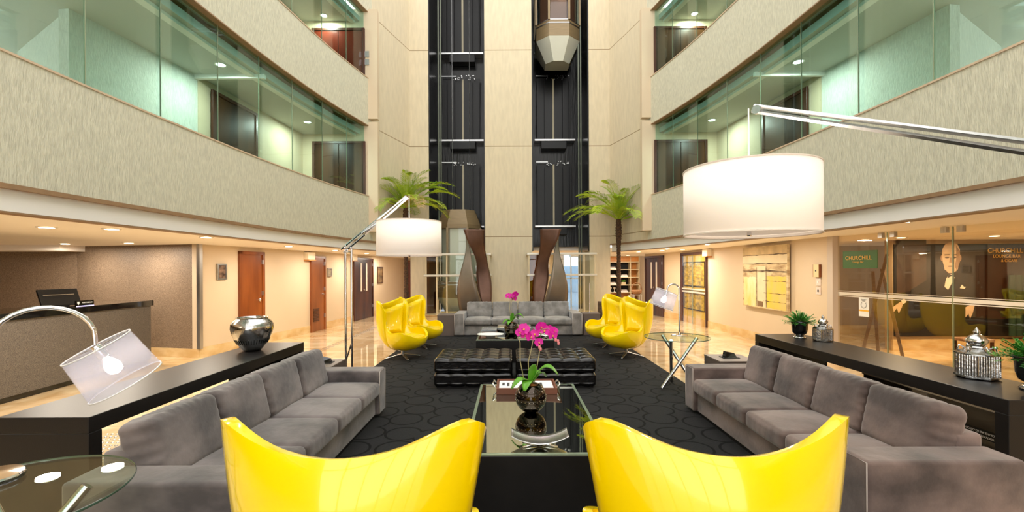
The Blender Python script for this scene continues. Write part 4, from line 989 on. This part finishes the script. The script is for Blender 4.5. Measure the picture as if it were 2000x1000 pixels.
def orchid(x, y, z, R, H, label, rich=True):
    r = thing('orchid_plant', label, 'orchid', (x, y, z + R * 1.72 - .045))
    v = thing('mirrored_vase', label.replace('orchid growing in', 'vase under').replace('magenta', 'globe') if False else ('dark mirrored globe vase holding the orchid on the ' + ('near' if rich else 'far') + ' coffee table'), 'vase', (x, y, z))
    prof = [(R * math.sin(a), R - R * math.cos(a) - R * .04) for a in [PI * (.09 + .70 * k / 22) for k in range(23)]]
    zr = prof[0][1]; prof = [(a, b - zr) for a, b in prof]
    top = prof[-1]; prof += [(top[0] - .008, top[1] + .004), (top[0] - .016, top[1] - .01), (top[0] - .02, top[1] - .05)]
    dm = mat('dark_mirror_glass', (70, 62, 56), .03, metal=1., noise=((3, 3, 3), .1, 2))
    MB().lathe(prof, 40).build('globe', dm, v, smooth=60)
    st = MB()
    for j in range(4):
        for k in range(24):
            a = 2 * PI * (k + .5 * (j % 2)) / 24; e = -.5 + .33 * j; rr = R * math.cos(e) + .001
            st.lathe([(.0001, .002), (.0025, .0014), (.003, 0)], 6, Matrix.Translation((rr * math.cos(a), rr * math.sin(a), R * (1 + math.sin(e)) - zr)) @ Matrix.Rotation(a, 4, 'Z') @ Matrix.Rotation(PI / 2, 4, 'Y') @ Matrix.Scale(1, 4), cap=False)
    st.build('stud_pattern', CHROME, v)
    base = top[1] - (R * 1.72 - .045)
    MB().lathe([(.001, -.03), (top[0] - .022, -.03), (top[0] - .024, -.008), (.001, .012)], 24, cap=False).build('bark_medium', BARK, r, smooth=True).location.z = base + .0
    def leaf(az, L, Wd, lift, droop):
        n = 10; vs = []
        for i in range(n + 1):
            t = i / n; w = Wd * math.sin(PI * min(.97, t * .9 + .08)) ** .6
            d = L * t; zz = lift * math.sin(PI * t * .8) * L - droop * t * t * L
            for s_ in (-1, -.4, .4, 1): vs.append((d, w * s_ / 2, zz + abs(s_) * w * .18))
        fs = [(4 * i + k, 4 * i + 4 + k, 4 * i + 5 + k, 4 * i + 1 + k) for i in range(n) for k in range(3)]
        MB().add(vs, fs, Matrix.Translation((0, 0, base + .01)) @ Matrix.Rotation(az, 4, 'Z')).build('leaf', GREENL, r, smooth=True, mods=(('SOLIDIFY', dict(thickness=.004)),))
    leaf(-2.75, .18, .10, .30, .34); leaf(-2.0, .14, .09, .3, .42); leaf(-.22, .24, .12, .60, .02); leaf(-1.2, .07, .075, 1.0, -1.9); leaf(.6, .17, .09, .5, .1)
    if rich:
        stems = [((-.05, 0), (-.09, .0), -.11, H * .9), ((-.01, .0), (-.02, 0), .03, H * .86), ((.03, .02), (.06, 0), .09, H * .8)]
        for (bx, by), (mx_, my), tx, h in stems:
            MB().tube([(bx, by, base), (mx_, my, base + h * .45), ((mx_ + tx) / 2 + .01, 0, base + h * .8), (tx, -.01, base + h)], .0045, 6).build('stem', STEM, r, smooth=True)
        MB().tube([(.03, 0, base + H * .86), (.08, -.02, base + H * .90), (.13, -.02, base + H * .86)], .003, 6).build('stem', STEM, r, smooth=True)
        MB().tube([(.09, 0, base + H * .8), (.08, -.02, base + H * .95), (.15, -.03, base + H * .98), (.22, -.03, base + H * .84)], .003, 6).build('stem', STEM, r, smooth=True)
        fl = [(-.055, .97, .052), (-.04, .86, .05), (.0, .83, .046), (.035, .88, .044), (-.09, .91, .044), (.09, 1.0, .052), (.125, .94, .05), (.165, .95, .046), (.19, .86, .044), (.07, .74, .04), (.205, .93, .036)]
        for (fx, fz, s_) in fl:
            flower(None, r, (fx, -.03 + random.uniform(-.02, .02), base + H * fz), (PI / 2 + random.uniform(-.3, .2), random.uniform(-.4, .4), random.uniform(-.5, .5)), s_)
        for (fx, fz) in ((.075, .655), (.085, .62), (.215, .78), (.235, .76), (.24, .72)):
            MB().soft((0, 0, 0), (.022, .022, .03), .01, n=1).build('bud', PINKB, r, smooth=True).location = (fx, -.03, base + H * fz)
    else:
        MB().tube([(0, 0, base), (-.03, 0, base + H * .5), (-.01, 0, base + H), (.02, 0, base + H * 1.02)], .005, 6).build('stem', STEM, r, smooth=True)
        MB().tube([(.01, 0, base), (.0, 0, base + H * .6), (.02, 0, base + H * .92)], .004, 6).build('stem', STEM, r, smooth=True)
        for k in range(7):
            flower(None, r, (random.uniform(-.07, .09), -.02 + random.uniform(-.03, .03), base + H * random.uniform(.86, 1.06)), (PI / 2 + random.uniform(-.3, .3), random.uniform(-.4, .4), random.uniform(-.5, .5)), .06)
    return r
orchid(.17, 3.90, ZT + .001, .135, .50, 'magenta orchid with broad leaves on the near coffee table', True)
orchid(.01, 8.50, ZT + .001, .135, .52, 'magenta orchid on the far coffee table', False)
# wooden tray with mirror base
r = thing('serving_tray', 'walnut tray with chrome handles and white sheets on the near coffee table', 'tray', (.155, 4.62, ZT + .001))
MB().box(-.30, .30, -.19, -.175, 0, .065).box(-.30, .30, .175, .19, 0, .065).box(-.30, -.285, -.175, .175, 0, .065).box(.285, .30, -.175, .175, 0, .065).box(-.285, .285, -.175, .175, 0, .045).build('tray_body', TRAYW, r, bevel=.002)
for s_ in (-1, 1): MB().tube([(s_ * .30, -.1, .05), (s_ * .335, -.1, .075), (s_ * .335, .1, .075), (s_ * .30, .1, .05)], .008, 8).build('handle', CHROME, r, smooth=True)
for k in range(2):
    o = MB().box(-.13, .13, -.165, .165, 0, .004).build('printed_sheet', PAPER); o.location = (.155 - .145 + k * .285, 4.62, ZT + .0475)
    tag(o, 'white printed sheet lying in the walnut tray, %s one' % ['left', 'right'][k], 'sheet', 'sheets in the walnut tray')
    for q in range(3): MB().box(-.1 + .05 * q, -.075 + .05 * q, -.02 - .03 * q, .08, .004, .005).build('print_mark', INK, o)
# curved silver dish
r = thing('curved_dish', 'curved brushed silver dish on crossed feet, near edge of the coffee table', 'dish', (.20, 3.17, ZT + .001))
def dish(i, j):
    u = -1 + 2 * i / 24; v = -1 + 2 * j / 8
    return (u * .20, v * .085 * (1 - .0 * u * u), .018 + .055 * u * u + .012 * v * v)
MB().grid(dish, 25, 9).build('dish', ALU, r, smooth=True, mods=(('SOLIDIFY', dict(thickness=.005)),))
for s_ in (-1, 1): MB().tube([(s_ * .12, -.06, .006), (0, 0, .014), (-s_ * .12, .06, .006)], .006, 6).build('foot', CHROME, r, smooth=True)
# far table things
r = thing('lacquered_box', 'black lacquered box with a mirrored lid on the far coffee table', 'box', (.07, 9.12, ZT + .001))
MB().box(-.34, .34, -.3, .3, 0, .09).build('body', BLACKG, r, bevel=.003); MB().box(-.32, .32, -.28, .28, .09, .096).build('lid', MIRROR, r)
o = MB().lathe([(.08, 0), (.09, .01), (.22, .045), (.25, .055), (.245, .06), (.2, .045), (.08, .02)], 40).build('oval_dish', WHITE, smooth=True); o.location = (-.37, 8.25, ZT + .001); o.scale = (1, .75, 1); tag(o, 'shallow white oval dish on the far coffee table', 'dish')
for k, (x, y, m_) in enumerate(((-.42, 8.95, GREYP), (.60, 9.0, GREYP))):
    for q in range(2):
        o = MB().box(-.15, .15, -.2, .2, 0, .03).build('magazine', GREYP if q else TRAYW, bevel=.003); o.location = (x, y, ZT + .001 + .031 * q); o.rotation_euler.z = .05 - .08 * q
        tag(o, '%s of two large magazines %s of the black box' % (['lower', 'upper'][q], ['left', 'right'][k]), 'magazine', 'magazines on the far coffee table')
r = thing('open_book', 'open white book on the far coffee table near its right corner', 'book', (.60, 8.35, ZT + .001), .3)
for s_ in (-1, 1):
    MB().grid(lambda i, j: (s_ * i * .028, -.11 + j * .22, .006 + .035 * math.sin(i / 6 * PI * .7)), 7, 2).build('page', PAPER, r, smooth=True, mods=(('SOLIDIFY', dict(thickness=.006)),))
r = thing('square_tray', 'grey mirrored sheet under the walnut tray on the near coffee table', 'tray') if False else None

# ------------------------------------------------------------------ consoles
def console(x0, x1, y0, y1, h, label, far):
    r = thing('console_table', label, 'console table', ((x0 + x1) / 2, y0, 0), group='long black leather console tables')
    w = (x1 - x0) / 2; L = y1 - y0; t = .105
    MB().box(-w, w, 0, L, h - t, h).build('top', CONS, r, bevel=.005)
    MB().box(-w, w, 0, .095, 0, h - t - .0005).build('leg_panel', CONS, r, bevel=.004)
    MB().box(-w, w, L - .095, L, 0, h - t - .0005).build('leg_panel', CONS, r, bevel=.004)
    MB().box(-.03, .0, L - far, L - .096, 0, h - t - .0005).build('modesty_panel', CONS, r)
    return r
console(-3.30, -2.70, 2.88, 5.88, .72, 'long black console table behind the left sofa', 1.05)
console(3.48, 4.13, 3.15, 6.42, .72, 'long black console table behind the right sofa', 1.0)
r = thing('black_glass_plinth', 'low black glossy plinth with a text plate seen under the right console', 'plinth', (4.45, 3.6, 0))
MB().box(-.15, .15, -.6, 1.9, 0, .36).build('body', BLACKG, r, bevel=.006)
MB().box(-.16, .16, -.61, 1.91, .36, .40).build('edge_frame', ALU, r)
pl = MB().box(-.157, -.151, .38, .70, .09, .17).build('text_plate', BLACK, r)
text(r, 'EM CASO DE INCENDIO', .026, (-.159, .54, .147), WHT, (PI / 2, 0, -PI / 2)); text(r, 'NAO USE O ELEVADOR', .026, (-.159, .54, .111), WHT, (PI / 2, 0, -PI / 2))
# hammered metal vase
r = thing('metal_vase', 'round hammered silver vase on the left console', 'vase', (-3.03, 5.28, .721))
prof = [(.07, 0), (.09, .003), (.115, .03), (.15, .08), (.185, .14), (.212, .20), (.226, .26), (.222, .31), (.200, .345), (.172, .366), (.166, .378), (.174, .388), (.162, .390), (.152, .375), (.152, .35), (.18, .31), (.2, .25)]
MB().lathe(prof, 48).build('body', SILVER, r, smooth=60)
en = MB()
for k in range(40):
    a = 2 * PI * k / 40; en.box(-.004, .004, -.003, .003, -.03, .03, Matrix.Translation((.172 * math.cos(a), .172 * math.sin(a), .115)) @ Matrix.Rotation(a, 4, 'Z') @ Matrix.Rotation(math.radians(28), 4, 'Y'))
en.build('engraved_band', mat('dark_engraving', (90, 92, 88), .3, metal=1., noise=((20, 20, 20), .3, 2)), r)
# planted pots
def bush(x, y, z, s, label):
    r = thing('potted_fern', label, 'potted plant', (x, y, z), group='ferns in black footed pots on the right console')
    prof = [(.075, 0), (.08, .012), (.055, .03), (.05, .045), (.085, .07), (.10, .12), (.105, .2), (.115, .225), (.112, .235), (.098, .23), (.095, .2)]
    MB().lathe([(a * s, b * s) for a, b in prof], 32).build('pot', BLACKG, r, smooth=50)
    MB().lathe([(.077 * s, 0), (.084 * s, .008 * s), (.06 * s, .03 * s)], 32).build('foot_ring', SILVER, r, smooth=True)
    MB().lathe([(.001, .2 * s), (.095 * s, .2 * s), (.001, .215 * s)], 16, cap=False).build('soil', BARK, r)
    l = MB()
    for k in range(150):
        az = random.uniform(0, 2 * PI); el = random.uniform(.0, 1.45); L = s * random.uniform(.12, .2)
        d = Vector((math.cos(az) * math.cos(el), math.sin(az) * math.cos(el), math.sin(el)))
        b0 = Vector((0, 0, .21 * s)) + Vector((d.x, d.y, 0)) * .05 * s
        sd = d.cross(Vector((0, 0, 1))).normalized(); 
        for q in range(7):
            t = .3 + .7 * q / 6; c = b0 + d * L * t - Vector((0, 0, .03 * s * t * t))
            for sg in (-1, 1):
                e = c + (sd * sg * .8 + d * .8).normalized() * .028 * s + Vector((0, 0, random.uniform(-.01, .01) * s)); u = (e - c).cross(Vector((0, 0, 1))).normalized() * .006 * s
                l.add([c - u * .5, c + u * .5, (c + e) / 2 + u, e, (c + e) / 2 - u], [(0, 1, 2, 3, 4)])
    l.build('foliage', GREEND, r)
bush(3.86, 6.02, .721, .95, 'leafy green fern in a black footed pot, far end of the right console')
bush(3.97, 3.41, .721, 1.08, 'leafy green fern in a black footed pot, near end of the right console')
def lantern(x, y, z, s, label):
    r = thing('silver_lantern', label, 'lantern', (x, y, z), .3, 'ribbed silver lanterns on the right console')
    rf = lambda g, zz: 1 / max(.7, math.cos(((g + PI / 6) % (PI / 3)) - PI / 6)) * (1 + .02 * math.cos(g * 48))
    MB().lathe([(.10 * s, 0), (.115 * s, .008 * s), (.115 * s, .022 * s)], 6).build('base', SILVER, r)
    MB().lathe([(.105 * s, .022 * s), (.105 * s, .16 * s)], 240, rf=rf).build('ribbed_body', SILVER, r)
    MB().lathe([(.112 * s, .16 * s), (.115 * s, .168 * s), (.05 * s, .205 * s), (.045 * s, .215 * s)], 6).build('shoulder', SILVER, r)
    MB().lathe([(.03 * s, .21 * s), (.055 * s, .235 * s), (.058 * s, .255 * s), (.04 * s, .28 * s), (.015 * s, .295 * s), (.02 * s, .31 * s), (.002, .34 * s)], 24).build('dome_finial', SILVER, r, smooth=50)
    for k in range(6):
        a = PI / 3 * k
        MB().tube([(.095 * s * math.cos(a), .095 * s * math.sin(a), .18 * s), (.085 * s * math.cos(a), .085 * s * math.sin(a), .215 * s), (.06 * s * math.cos(a), .06 * s * math.sin(a), .20 * s)], .006 * s, 6).build('scroll', CHROME, r, smooth=True)
lantern(3.99, 5.76, .721, .98, 'ribbed silver lantern beside the far fern on the right console')
lantern(3.93, 3.80, .721, 1.25, 'ribbed silver lantern beside the near fern on the right console')

# ------------------------------------------------------------------ round glass side tables with crossed chrome legs and table lamps
def rtable(x, y, label, rot):
    r = thing('round_glass_table', label, 'side table', (x, y, RZ), rot, group='round glass tables with crossed chrome legs')
    MB().lathe([(.43, .690), (.434, .694), (.434, .698), (.43, .702)], 72).build('glass_top', GLT, r, smooth=40)
    MB().lathe([(.4335, .691), (.4355, .696), (.4335, .701)], 72, cap=False).build('glass_rim', mat('green_glass_rim', (70, 96, 84), .1, noise=((3, 3, 3), .1, 2)), r, smooth=True)
    for k in range(3):
        a = 2 * PI * k / 3; b = a + math.radians(150)
        p0 = Vector((.27 * math.cos(a), .27 * math.sin(a), .022)); p1 = Vector((.27 * math.cos(b), .27 * math.sin(b), .685))
        MB().tube([p0, p1], .024, 20).build('leg', CHROME, r, smooth=40)
    return r
rtable(2.29, 6.22, 'round glass side table with crossed chrome legs, beyond the right sofa', math.radians(205))
rtable(-2.12, 1.87, 'round glass side table with crossed chrome legs, in the left foreground', math.radians(0))
def shademat():
    m = bpy.data.materials.new('frosted_acrylic'); m.use_nodes = True; nt = m.node_tree; nt.nodes.clear()
    o = nt.nodes.new('ShaderNodeOutputMaterial'); a = nt.nodes.new('ShaderNodeMixShader'); a.inputs[0].default_value = .23
    t = nt.nodes.new('ShaderNodeBsdfTransparent'); t.inputs[0].default_value = (.95, .96, 1, 1)
    p = nt.nodes.new('ShaderNodeBsdfPrincipled'); p.inputs['Base Color'].default_value = lin((228, 230, 244)); p.inputs['Roughness'].default_value = .15; p.inputs['Coat Weight'].default_value = .6
    tr = nt.nodes.new('ShaderNodeBsdfTranslucent'); tr.inputs[0].default_value = lin((235, 235, 250)); b = nt.nodes.new('ShaderNodeMixShader'); b.inputs[0].default_value = .4
    nt.links.new(p.outputs[0], b.inputs[1]); nt.links.new(tr.outputs[0], b.inputs[2])
    nt.links.new(t.outputs[0], a.inputs[1]); nt.links.new(b.outputs[0], a.inputs[2]); nt.links.new(a.outputs[0], o.inputs[0]); return m
ACR = shademat()
def tlamp(x, y, label, head, dirx, bend, tilt):
    """pole rises then arcs toward azimuth dirx by bend metres"""
    r = thing('table_lamp', label, 'table lamp', (x, y, .7175), dirx, 'chrome arc table lamps with clear shades')
    MB().lathe([(.115, 0), (.12, .006), (.115, .014), (.02, .02), (.018, .05)], 40).build('base', CHROME, r, smooth=40)
    R = bend / 2
    pts = [(0, 0, .02), (0, 0, .3), (.0, 0, head - R * .55)]
    for k in range(1, 13): a = PI * k / 13; pts.append((R - R * math.cos(a), 0, head - R * .55 + R * .9 * math.sin(a)))
    pts.append((bend, 0, head - R * .75))
    MB().tube(pts, .011, 12).build('arc_pole', CHROME, r, smooth=40)
    sh = Matrix.Translation((bend, 0, head - R * .78)) @ Matrix.Rotation(tilt, 4, 'Y')
    MB().lathe([(.02, 0), (.025, -.02), (.025, -.07), (.02, -.075)], 16, sh).build('socket', CHROME, r, smooth=40)
    S = MB().lathe([(.150, -.01), (.168, -.235)], 64, sh, cap=False).build('shade', ACR, r, smooth=True, mods=(('SOLIDIFY', dict(thickness=.003)),))
    MB().lathe([(.149, -.006), (.1515, -.006), (.1525, -.012), (.15, -.012)], 64, sh, cap=False).build('shade_rim', WHT, S, smooth=True)
    MB().lathe([(.166, -.232), (.170, -.232), (.170, -.238), (.167, -.238)], 64, sh, cap=False).build('shade_rim', WHT, S, smooth=True)
    for k in range(3):
        a = 2 * PI * k / 3 + .4; MB().tube([sh @ Vector((0, 0, -.01)), sh @ Vector((.149 * math.cos(a), .149 * math.sin(a), -.012))], .0025, 6).build('spoke', CHROME, S)
    MB().lathe([(.012, -.075), (.02, -.09), (.032, -.115), (.036, -.135), (.030, -.16), (.012, -.172)], 20, sh).build('bulb', BULB, r, smooth=True)
    l = light('POINT', sh @ Vector((0, 0, -.13)), 3, (1, .93, .85), .04, parent=r)
tlamp(2.37, 6.33, 'chrome table lamp with a clear drum shade on the round table beyond the right sofa', .69, PI, .17, math.radians(-22))
tlamp(-2.37, 2.04, 'chrome arc table lamp with a clear drum shade leaning over the left console', .70, math.radians(42), .36, math.radians(-30))

# ------------------------------------------------------------------ big floor lamps with white drum shades
def flamp(base, tip, label, sh_top, sh_h=.45, R=.425):
    bx, by = base; r = thing('floor_lamp', label, 'floor lamp', (bx, by, RZ), group='adjustable chrome floor lamps with white drum shades')
    tip = Vector(tip); el = Vector((bx, by, 1.97)); d = (tip - el); dh = Vector((d.x, d.y, 0)).normalized(); sd = Vector((-dh.y, dh.x, 0))
    MB().lathe([(.17, 0), (.175, .01), (.17, .025), (.03, .03)], 40).build('base', CHROME, r, smooth=40)
    for s_ in (-1, 1): MB().tube([Vector((bx, by, RZ + .02)) + dh * .04 * s_, el + dh * .04 * s_ - Vector((0, 0, .03))], .0145, 12).build('pole', CHROME, r, smooth=40, world=True)
    MB().tube([Vector((bx, by, .7)) + dh * .04, Vector((bx, by, .45)) - dh * .04], .01, 8).build('cross_brace', CHROME, r, world=True)
    MB().tube([Vector((bx, by, 1.9)) - sd * .05, Vector((bx, by, 1.9)) + sd * .05], .014, 12).build('elbow_joint', CHROME, r, world=True, smooth=40)
    dn = d.normalized(); up = sd.cross(dn) if sd.cross(dn).z > 0 else -sd.cross(dn)
    a0 = el - dn * .10; 
    for k in (0, 1):
        off = up * (.035 if k else -.02)
        MB().tube([a0 + off, tip - dn * .03 + off * .6], .014, 4).build('arm', CHROME if by > 4 else ALU, r, world=True)
    MB().tube([el + dn * .25 + up * .02, el + dn * .52 - up * .01], .018, 12).build('spring_cylinder', CHROME, r, world=True, smooth=40)
    MB().tube([tip - dn * .06 - sd * .015, tip - dn * .06 + sd * .015], .03, 12).build('arm_end', ALU, r, world=True)
    MB().tube([tip, Vector((tip.x, tip.y, sh_top - .02))], .005, 8).build('hanging_rod', WHT, r, world=True)
    c = Vector((tip.x, tip.y, 0)); Mt = Matrix.Translation(c)
    S = MB().lathe([(R, sh_top - sh_h), (R, sh_top)], 96, Mt, cap=False).build('drum_shade', SHADE, r, smooth=True, world=True, mods=(('SOLIDIFY', dict(thickness=.004)),))
    for z in (sh_top, sh_top - sh_h): MB().lathe([(R - .006, z - .004), (R + .004, z - .004), (R + .004, z + .004), (R - .006, z + .004)], 96, Mt, cap=False).build('shade_hem', mat('shade_hem', (226, 214, 200), .7, noise=((3, 3, 3), .03, 2)), r, smooth=40, world=True)
    MB().lathe([(.001, sh_top - sh_h + .02), (R - .01, sh_top - sh_h + .02)], 64, Mt, cap=False).build('diffuser', SHADE, r, world=True)
    MB().lathe([(.012, sh_top - sh_h - .012), (.016, sh_top - sh_h - .004), (.014, sh_top - sh_h + .02)], 12, Mt).build('finial', CHROME, r, world=True)
    light('POINT', (tip.x - bx, tip.y - by, sh_top - .12 - RZ), 8, (1, .9, .78), .1, parent=r)
flamp((-2.15, 5.98), W(799, 382, 6.0), 'chrome floor lamp with a white drum shade, beyond the left sofa', 2.295)
flamp((2.80, 1.70), W(1462, 212, 3.12), 'chrome floor lamp with a white drum shade hanging at the right foreground', 2.335)

# ------------------------------------------------------------------ sculptures
def sculpture(sgn, label):
    r = thing('twisted_sculpture', label, 'sculpture', (-.92 if sgn > 0 else 1.03, 12.25, .441))
    sc_ = 12.3 / F / 4.167; cx = 455.
    def q(x, y, dy): return (sgn * (x - cx) * sc_, dy, (922 - y) * sc_)
    def ribbon(name, Lf, Rt, m):
        # Lf, Rt: (x, y, depth) edges sampled equally
        def sp(E, t):
            n = len(E) - 1; u = t * n; i = min(n - 1, int(u)); f_ = u - i
            p = [Vector(E[max(0, min(n, j))]) for j in (i - 1, i, i + 1, i + 2)]
            return .5 * (2 * p[1] + (p[2] - p[0]) * f_ + (2 * p[0] - 5 * p[1] + 4 * p[2] - p[3]) * f_ ** 2 + (3 * p[1] - 3 * p[2] + p[3] - p[0]) * f_ ** 3)
        N = 48
        def P(i, j):
            a = sp(Lf, j / (N - 1)); b = sp(Rt, j / (N - 1)); t = i / 6; c = a.lerp(b, t); return q(c.x, c.y, c.z)
        MB().grid(P, 7, N).build(name, m, r, smooth=True, mods=(('SOLIDIFY', dict(thickness=.03, offset=0)),))
    ribbon('brown_ribbon', [(357, 238, -.25), (388, 330, -.22), (426, 410, -.12), (454, 500, .0), (450, 600, .08), (462, 700, .05), (490, 800, -.05), (520, 900, -.1)],
           [(523, 236, -.1), (519, 330, -.05), (527, 420, .05), (545, 520, .1), (568, 620, .1), (577, 720, .05), (572, 830, .0), (545, 915, -.1)], TAUPE_LIT)
    ribbon('taupe_ribbon', [(362, 262, .1), (370, 360, .05), (358, 460, -.05), (332, 560, -.12), (308, 670, -.15), (303, 760, -.15), (312, 850, -.12), (332, 921, -.08)],
           [(385, 262, .1), (396, 360, .02), (412, 440, -.05), (424, 530, -.12), (442, 620, -.2), (468, 720, -.22), (498, 820, -.18), (540, 921, -.1)], TAUPE)
    MB().box(-.3, .3, -.2, .2, -.0005, .02).build('base_plate', BLACK, r)
sculpture(1, 'tall twisted metal loop sculpture, left of the central pier')
sculpture(-1, 'tall twisted metal loop sculpture, right of the central pier')

# ------------------------------------------------------------------ palms and planters
def planter(x0, x1, y0, y1, h, label):
    r = thing('wooden_planter', label, 'planter', ((x0 + x1) / 2, (y0 + y1) / 2, 0), group='dark slatted planters')
    w, d = (x1 - x0) / 2, (y1 - y0) / 2; pm = mat('planter_wood', (92, 70, 58), .6, noise=((2, 2, 30), .3, 3))
    n = 9
    for k in range(n): MB().box(-w, w, -d, d, h * k / n + .002, h * (k + 1) / n - .006).build('slat_course', pm, r, bevel=.003)
    MB().box(-w + .03, w - .03, -d + .03, d - .03, 0.0, h - .02).build('liner', BLACK, r)
planter(-3.10, -2.45, 12.05, 12.7, .74, 'dark slatted wooden planter behind the left armchairs')
planter(2.45, 3.12, 12.05, 12.7, .76, 'dark slatted wooden planter behind the right armchairs')
def palm(x, y, z0, zc, R, label, dry, nf=26, lean=0.):
    r = thing('potted_palm', label, 'palm', (x, y, z0))
    H = zc - z0; N = 60
    prof = []
    for k in range(N):
        t = k / (N - 1); rr = .052 + .03 * math.exp(-((t - .86) / .14) ** 2) + .02 * math.exp(-t * 8)
        rr *= 1 + .10 * ((k % 2) * 2 - 1); prof.append((rr, H * t))
    sd = random.random() * 9
    mb = MB().lathe(prof, 20, rf=lambda g, zz: 1 + .07 * math.sin(g * 5 + zz * 40 + sd)); 
    for v in mb.v: v.x += lean * (v.z / H) * (1 - v.z / H) * 4 * .05
    mb.build('trunk', TRUNK, r, smooth=True)
    for k in range(nf):
        az = k * 2.39996 + random.uniform(-.15, .15); lay = k / nf
        el = math.radians(84 - 60 * lay + random.uniform(-7, 7)); L = R * random.uniform(.88, 1.08) * (1.0 if lay > .25 else .8)
        droop = .55 + .1 * lay
        P = []; n = 16
        dirh = Vector((math.cos(az), math.sin(az) * .85, 0))
        e = el; p = Vector((0, 0, H - .05 + .08 * (1 - lay)))
        for i in range(n + 1):
            P.append(p.copy()); p = p + (dirh * math.cos(e) + Vector((0, 0, math.sin(e)))) * (L / n); e -= droop * 1.6 / n * (1 + i / n)
        fr = MB().tube(P, [.010 * (1 - .8 * i / n) + .002 for i in range(n + 1)], 5)
        m_ = 44
        for i in range(3, m_):
            t = i / m_; u = t * n; a = int(min(n - 1, u)); c = P[a].lerp(P[a + 1], u - a); tg = (P[a + 1] - P[a]).normalized()
            sdv = tg.cross(Vector((0, 0, 1))).normalized(); upv = sdv.cross(tg).normalized()
            ll = L * .21 * math.sin(PI * min(1, .12 + t * .80)) ** .7
            for sg in (-1, 1):
                d = (tg * .75 + sdv * sg * .72 + upv * random.uniform(.05, .35)).normalized()
                e1 = c + d * ll * .6; e2 = c + d * ll - Vector((0, 0, ll * .22)); wv = tg.cross(d).cross(d).normalized() * .0062
                fr.add([c - wv * .5, c + wv * .5, e1 + wv, e2, e1 - wv], [(0, 1, 2, 3, 4)])
        fr.build('frond', DRYF if (k in dry) else GREEN, r)
    return r
palm(-2.86, 12.35, .721, 3.36, 1.5, 'tall palm with a dense feathery crown in the left planter', (31, 27), 34)
palm(2.97, 12.35, .741, 3.02, 1.55, 'tall palm with a sparser yellowish crown in the right planter', (), 27)

# ------------------------------------------------------------------ recessed downlights
def downlights(pts, zc, pre, power, cool=False, color=(1, .80, .56), lensm=None, size=.07, grp=''):
    first = None
    pts = sorted(pts, key=lambda p: p[1])
    for i, (x, y) in enumerate(pts):
        if first is None:
            r = thing('downlight', '', 'ceiling light'); 
            MB().lathe([(.001, -.006), (size, -.006)], 24, cap=False).build('lens', lensm or (LENSC if cool else LENS), r)
            MB().lathe([(size, -.008), (size + .022, -.010), (size + .026, 0), (size, -.0)], 24, cap=False).build('trim_ring', WHITE, r, smooth=True)
            light('AREA', (0, 0, -.03), power, color, size * 3, parent=r); first = r
        else: r = copy_tree(first)
        r.location = (x, y, zc); tag(r, 'round recessed downlight in the %s, %s to the camera' % (pre, ORD[i]), 'ceiling light', grp or ('downlights in the ' + pre))
def cpt(px, py, z):
    p = G(px, py, z); return (p.x, p.y)
WARM = (1, .89, .74)
downlights([cpt(218, 447, 2.17), cpt(403, 463, 2.17), cpt(564, 481, 2.17), cpt(655, 489, 2.17), cpt(716, 495, 2.17), cpt(762, 500, 2.17), (-5.2, 1.8), (-8.2, 8.3), (-6.9, 8.15), (-5.35, 5.2)], 2.168, 'left aisle ceiling', 26, color=WARM)  # the two by the reception wall are extra, added to brighten it
downlights([cpt(1763, 433, 2.21), cpt(1465, 466, 2.21), cpt(1380, 477, 2.21), cpt(1303, 486, 2.21), cpt(1247, 492, 2.21), cpt(1293, 489, 2.21), cpt(1333, 487, 2.21), (5.0, 2.0), (4.75, 18.2)], 2.208, 'right aisle ceiling', 20, color=WARM)
downlights([(7.2, 8.3), (8.6, 8.0), (9.9, 7.8), (7.6, 6.0)], 2.208, 'bar ceiling', 26, color=(1, .74, .45))
for s in (1, -1):
    nm = side[s]
    def up(px, py, z):
        if s < 0: px = 2 * CX - px
        u, v = px - CX, py - CY
        Y = (CH - z) * F / v; return (u * Y / F, Y)
    downlights([up(433, 123, 5.06), up(602, 236, 5.06)], 5.058, 'first %s gallery' % nm, 30, cool=True, color=(1, .99, .88))
    downlights([up(635, 28, 7.88)], 7.878, 'second %s gallery' % nm, 30, cool=True, color=(1, .97, .82))
light('AREA', (0, 17.5, 2.25), 60, (1, .85, .65), 2.5, sizey=2)  # bare area light above the back lobby, no fixture drawn

# ------------------------------------------------------------------ sky, daylight, camera
w = bpy.data.worlds.new('sky'); sc.world = w; w.use_nodes = True
bg = w.node_tree.nodes['Background']; bg.inputs[0].default_value = (1, .985, .96, 1); bg.inputs[1].default_value = 2.15
cam = bpy.data.cameras.new('camera'); co = bpy.data.objects.new('camera', cam); COL.objects.link(co)
cam.sensor_width = 36; cam.lens = 36 * F / 2000; cam.shift_x = (1000 - CX) / 2000; cam.shift_y = (CY - 500) / 2000
cam.clip_start = .05
co.matrix_world = Matrix.Translation((0, 0, CH)) @ Matrix.Rotation(PI / 2, 4, 'X') @ Matrix.Rotation(-M_, 4, 'Z')
sc.camera = co
sc.view_settings.view_transform = 'Standard'; sc.view_settings.look = 'None'; sc.view_settings.gamma = 1; sc.view_settings.exposure = 0.5
sc.view_settings.use_curve_mapping = False
sc.cycles.use_denoising = True
try: sc.cycles.denoiser = 'OPENIMAGEDENOISE'
except Exception: pass
sc.cycles.max_bounces = 8; sc.cycles.transparent_max_bounces = 14; sc.cycles.diffuse_bounces = 4; sc.cycles.glossy_bounces = 4
sc.cycles.caustics_reflective = False; sc.cycles.caustics_refractive = False; sc.cycles.sample_clamp_indirect = 6
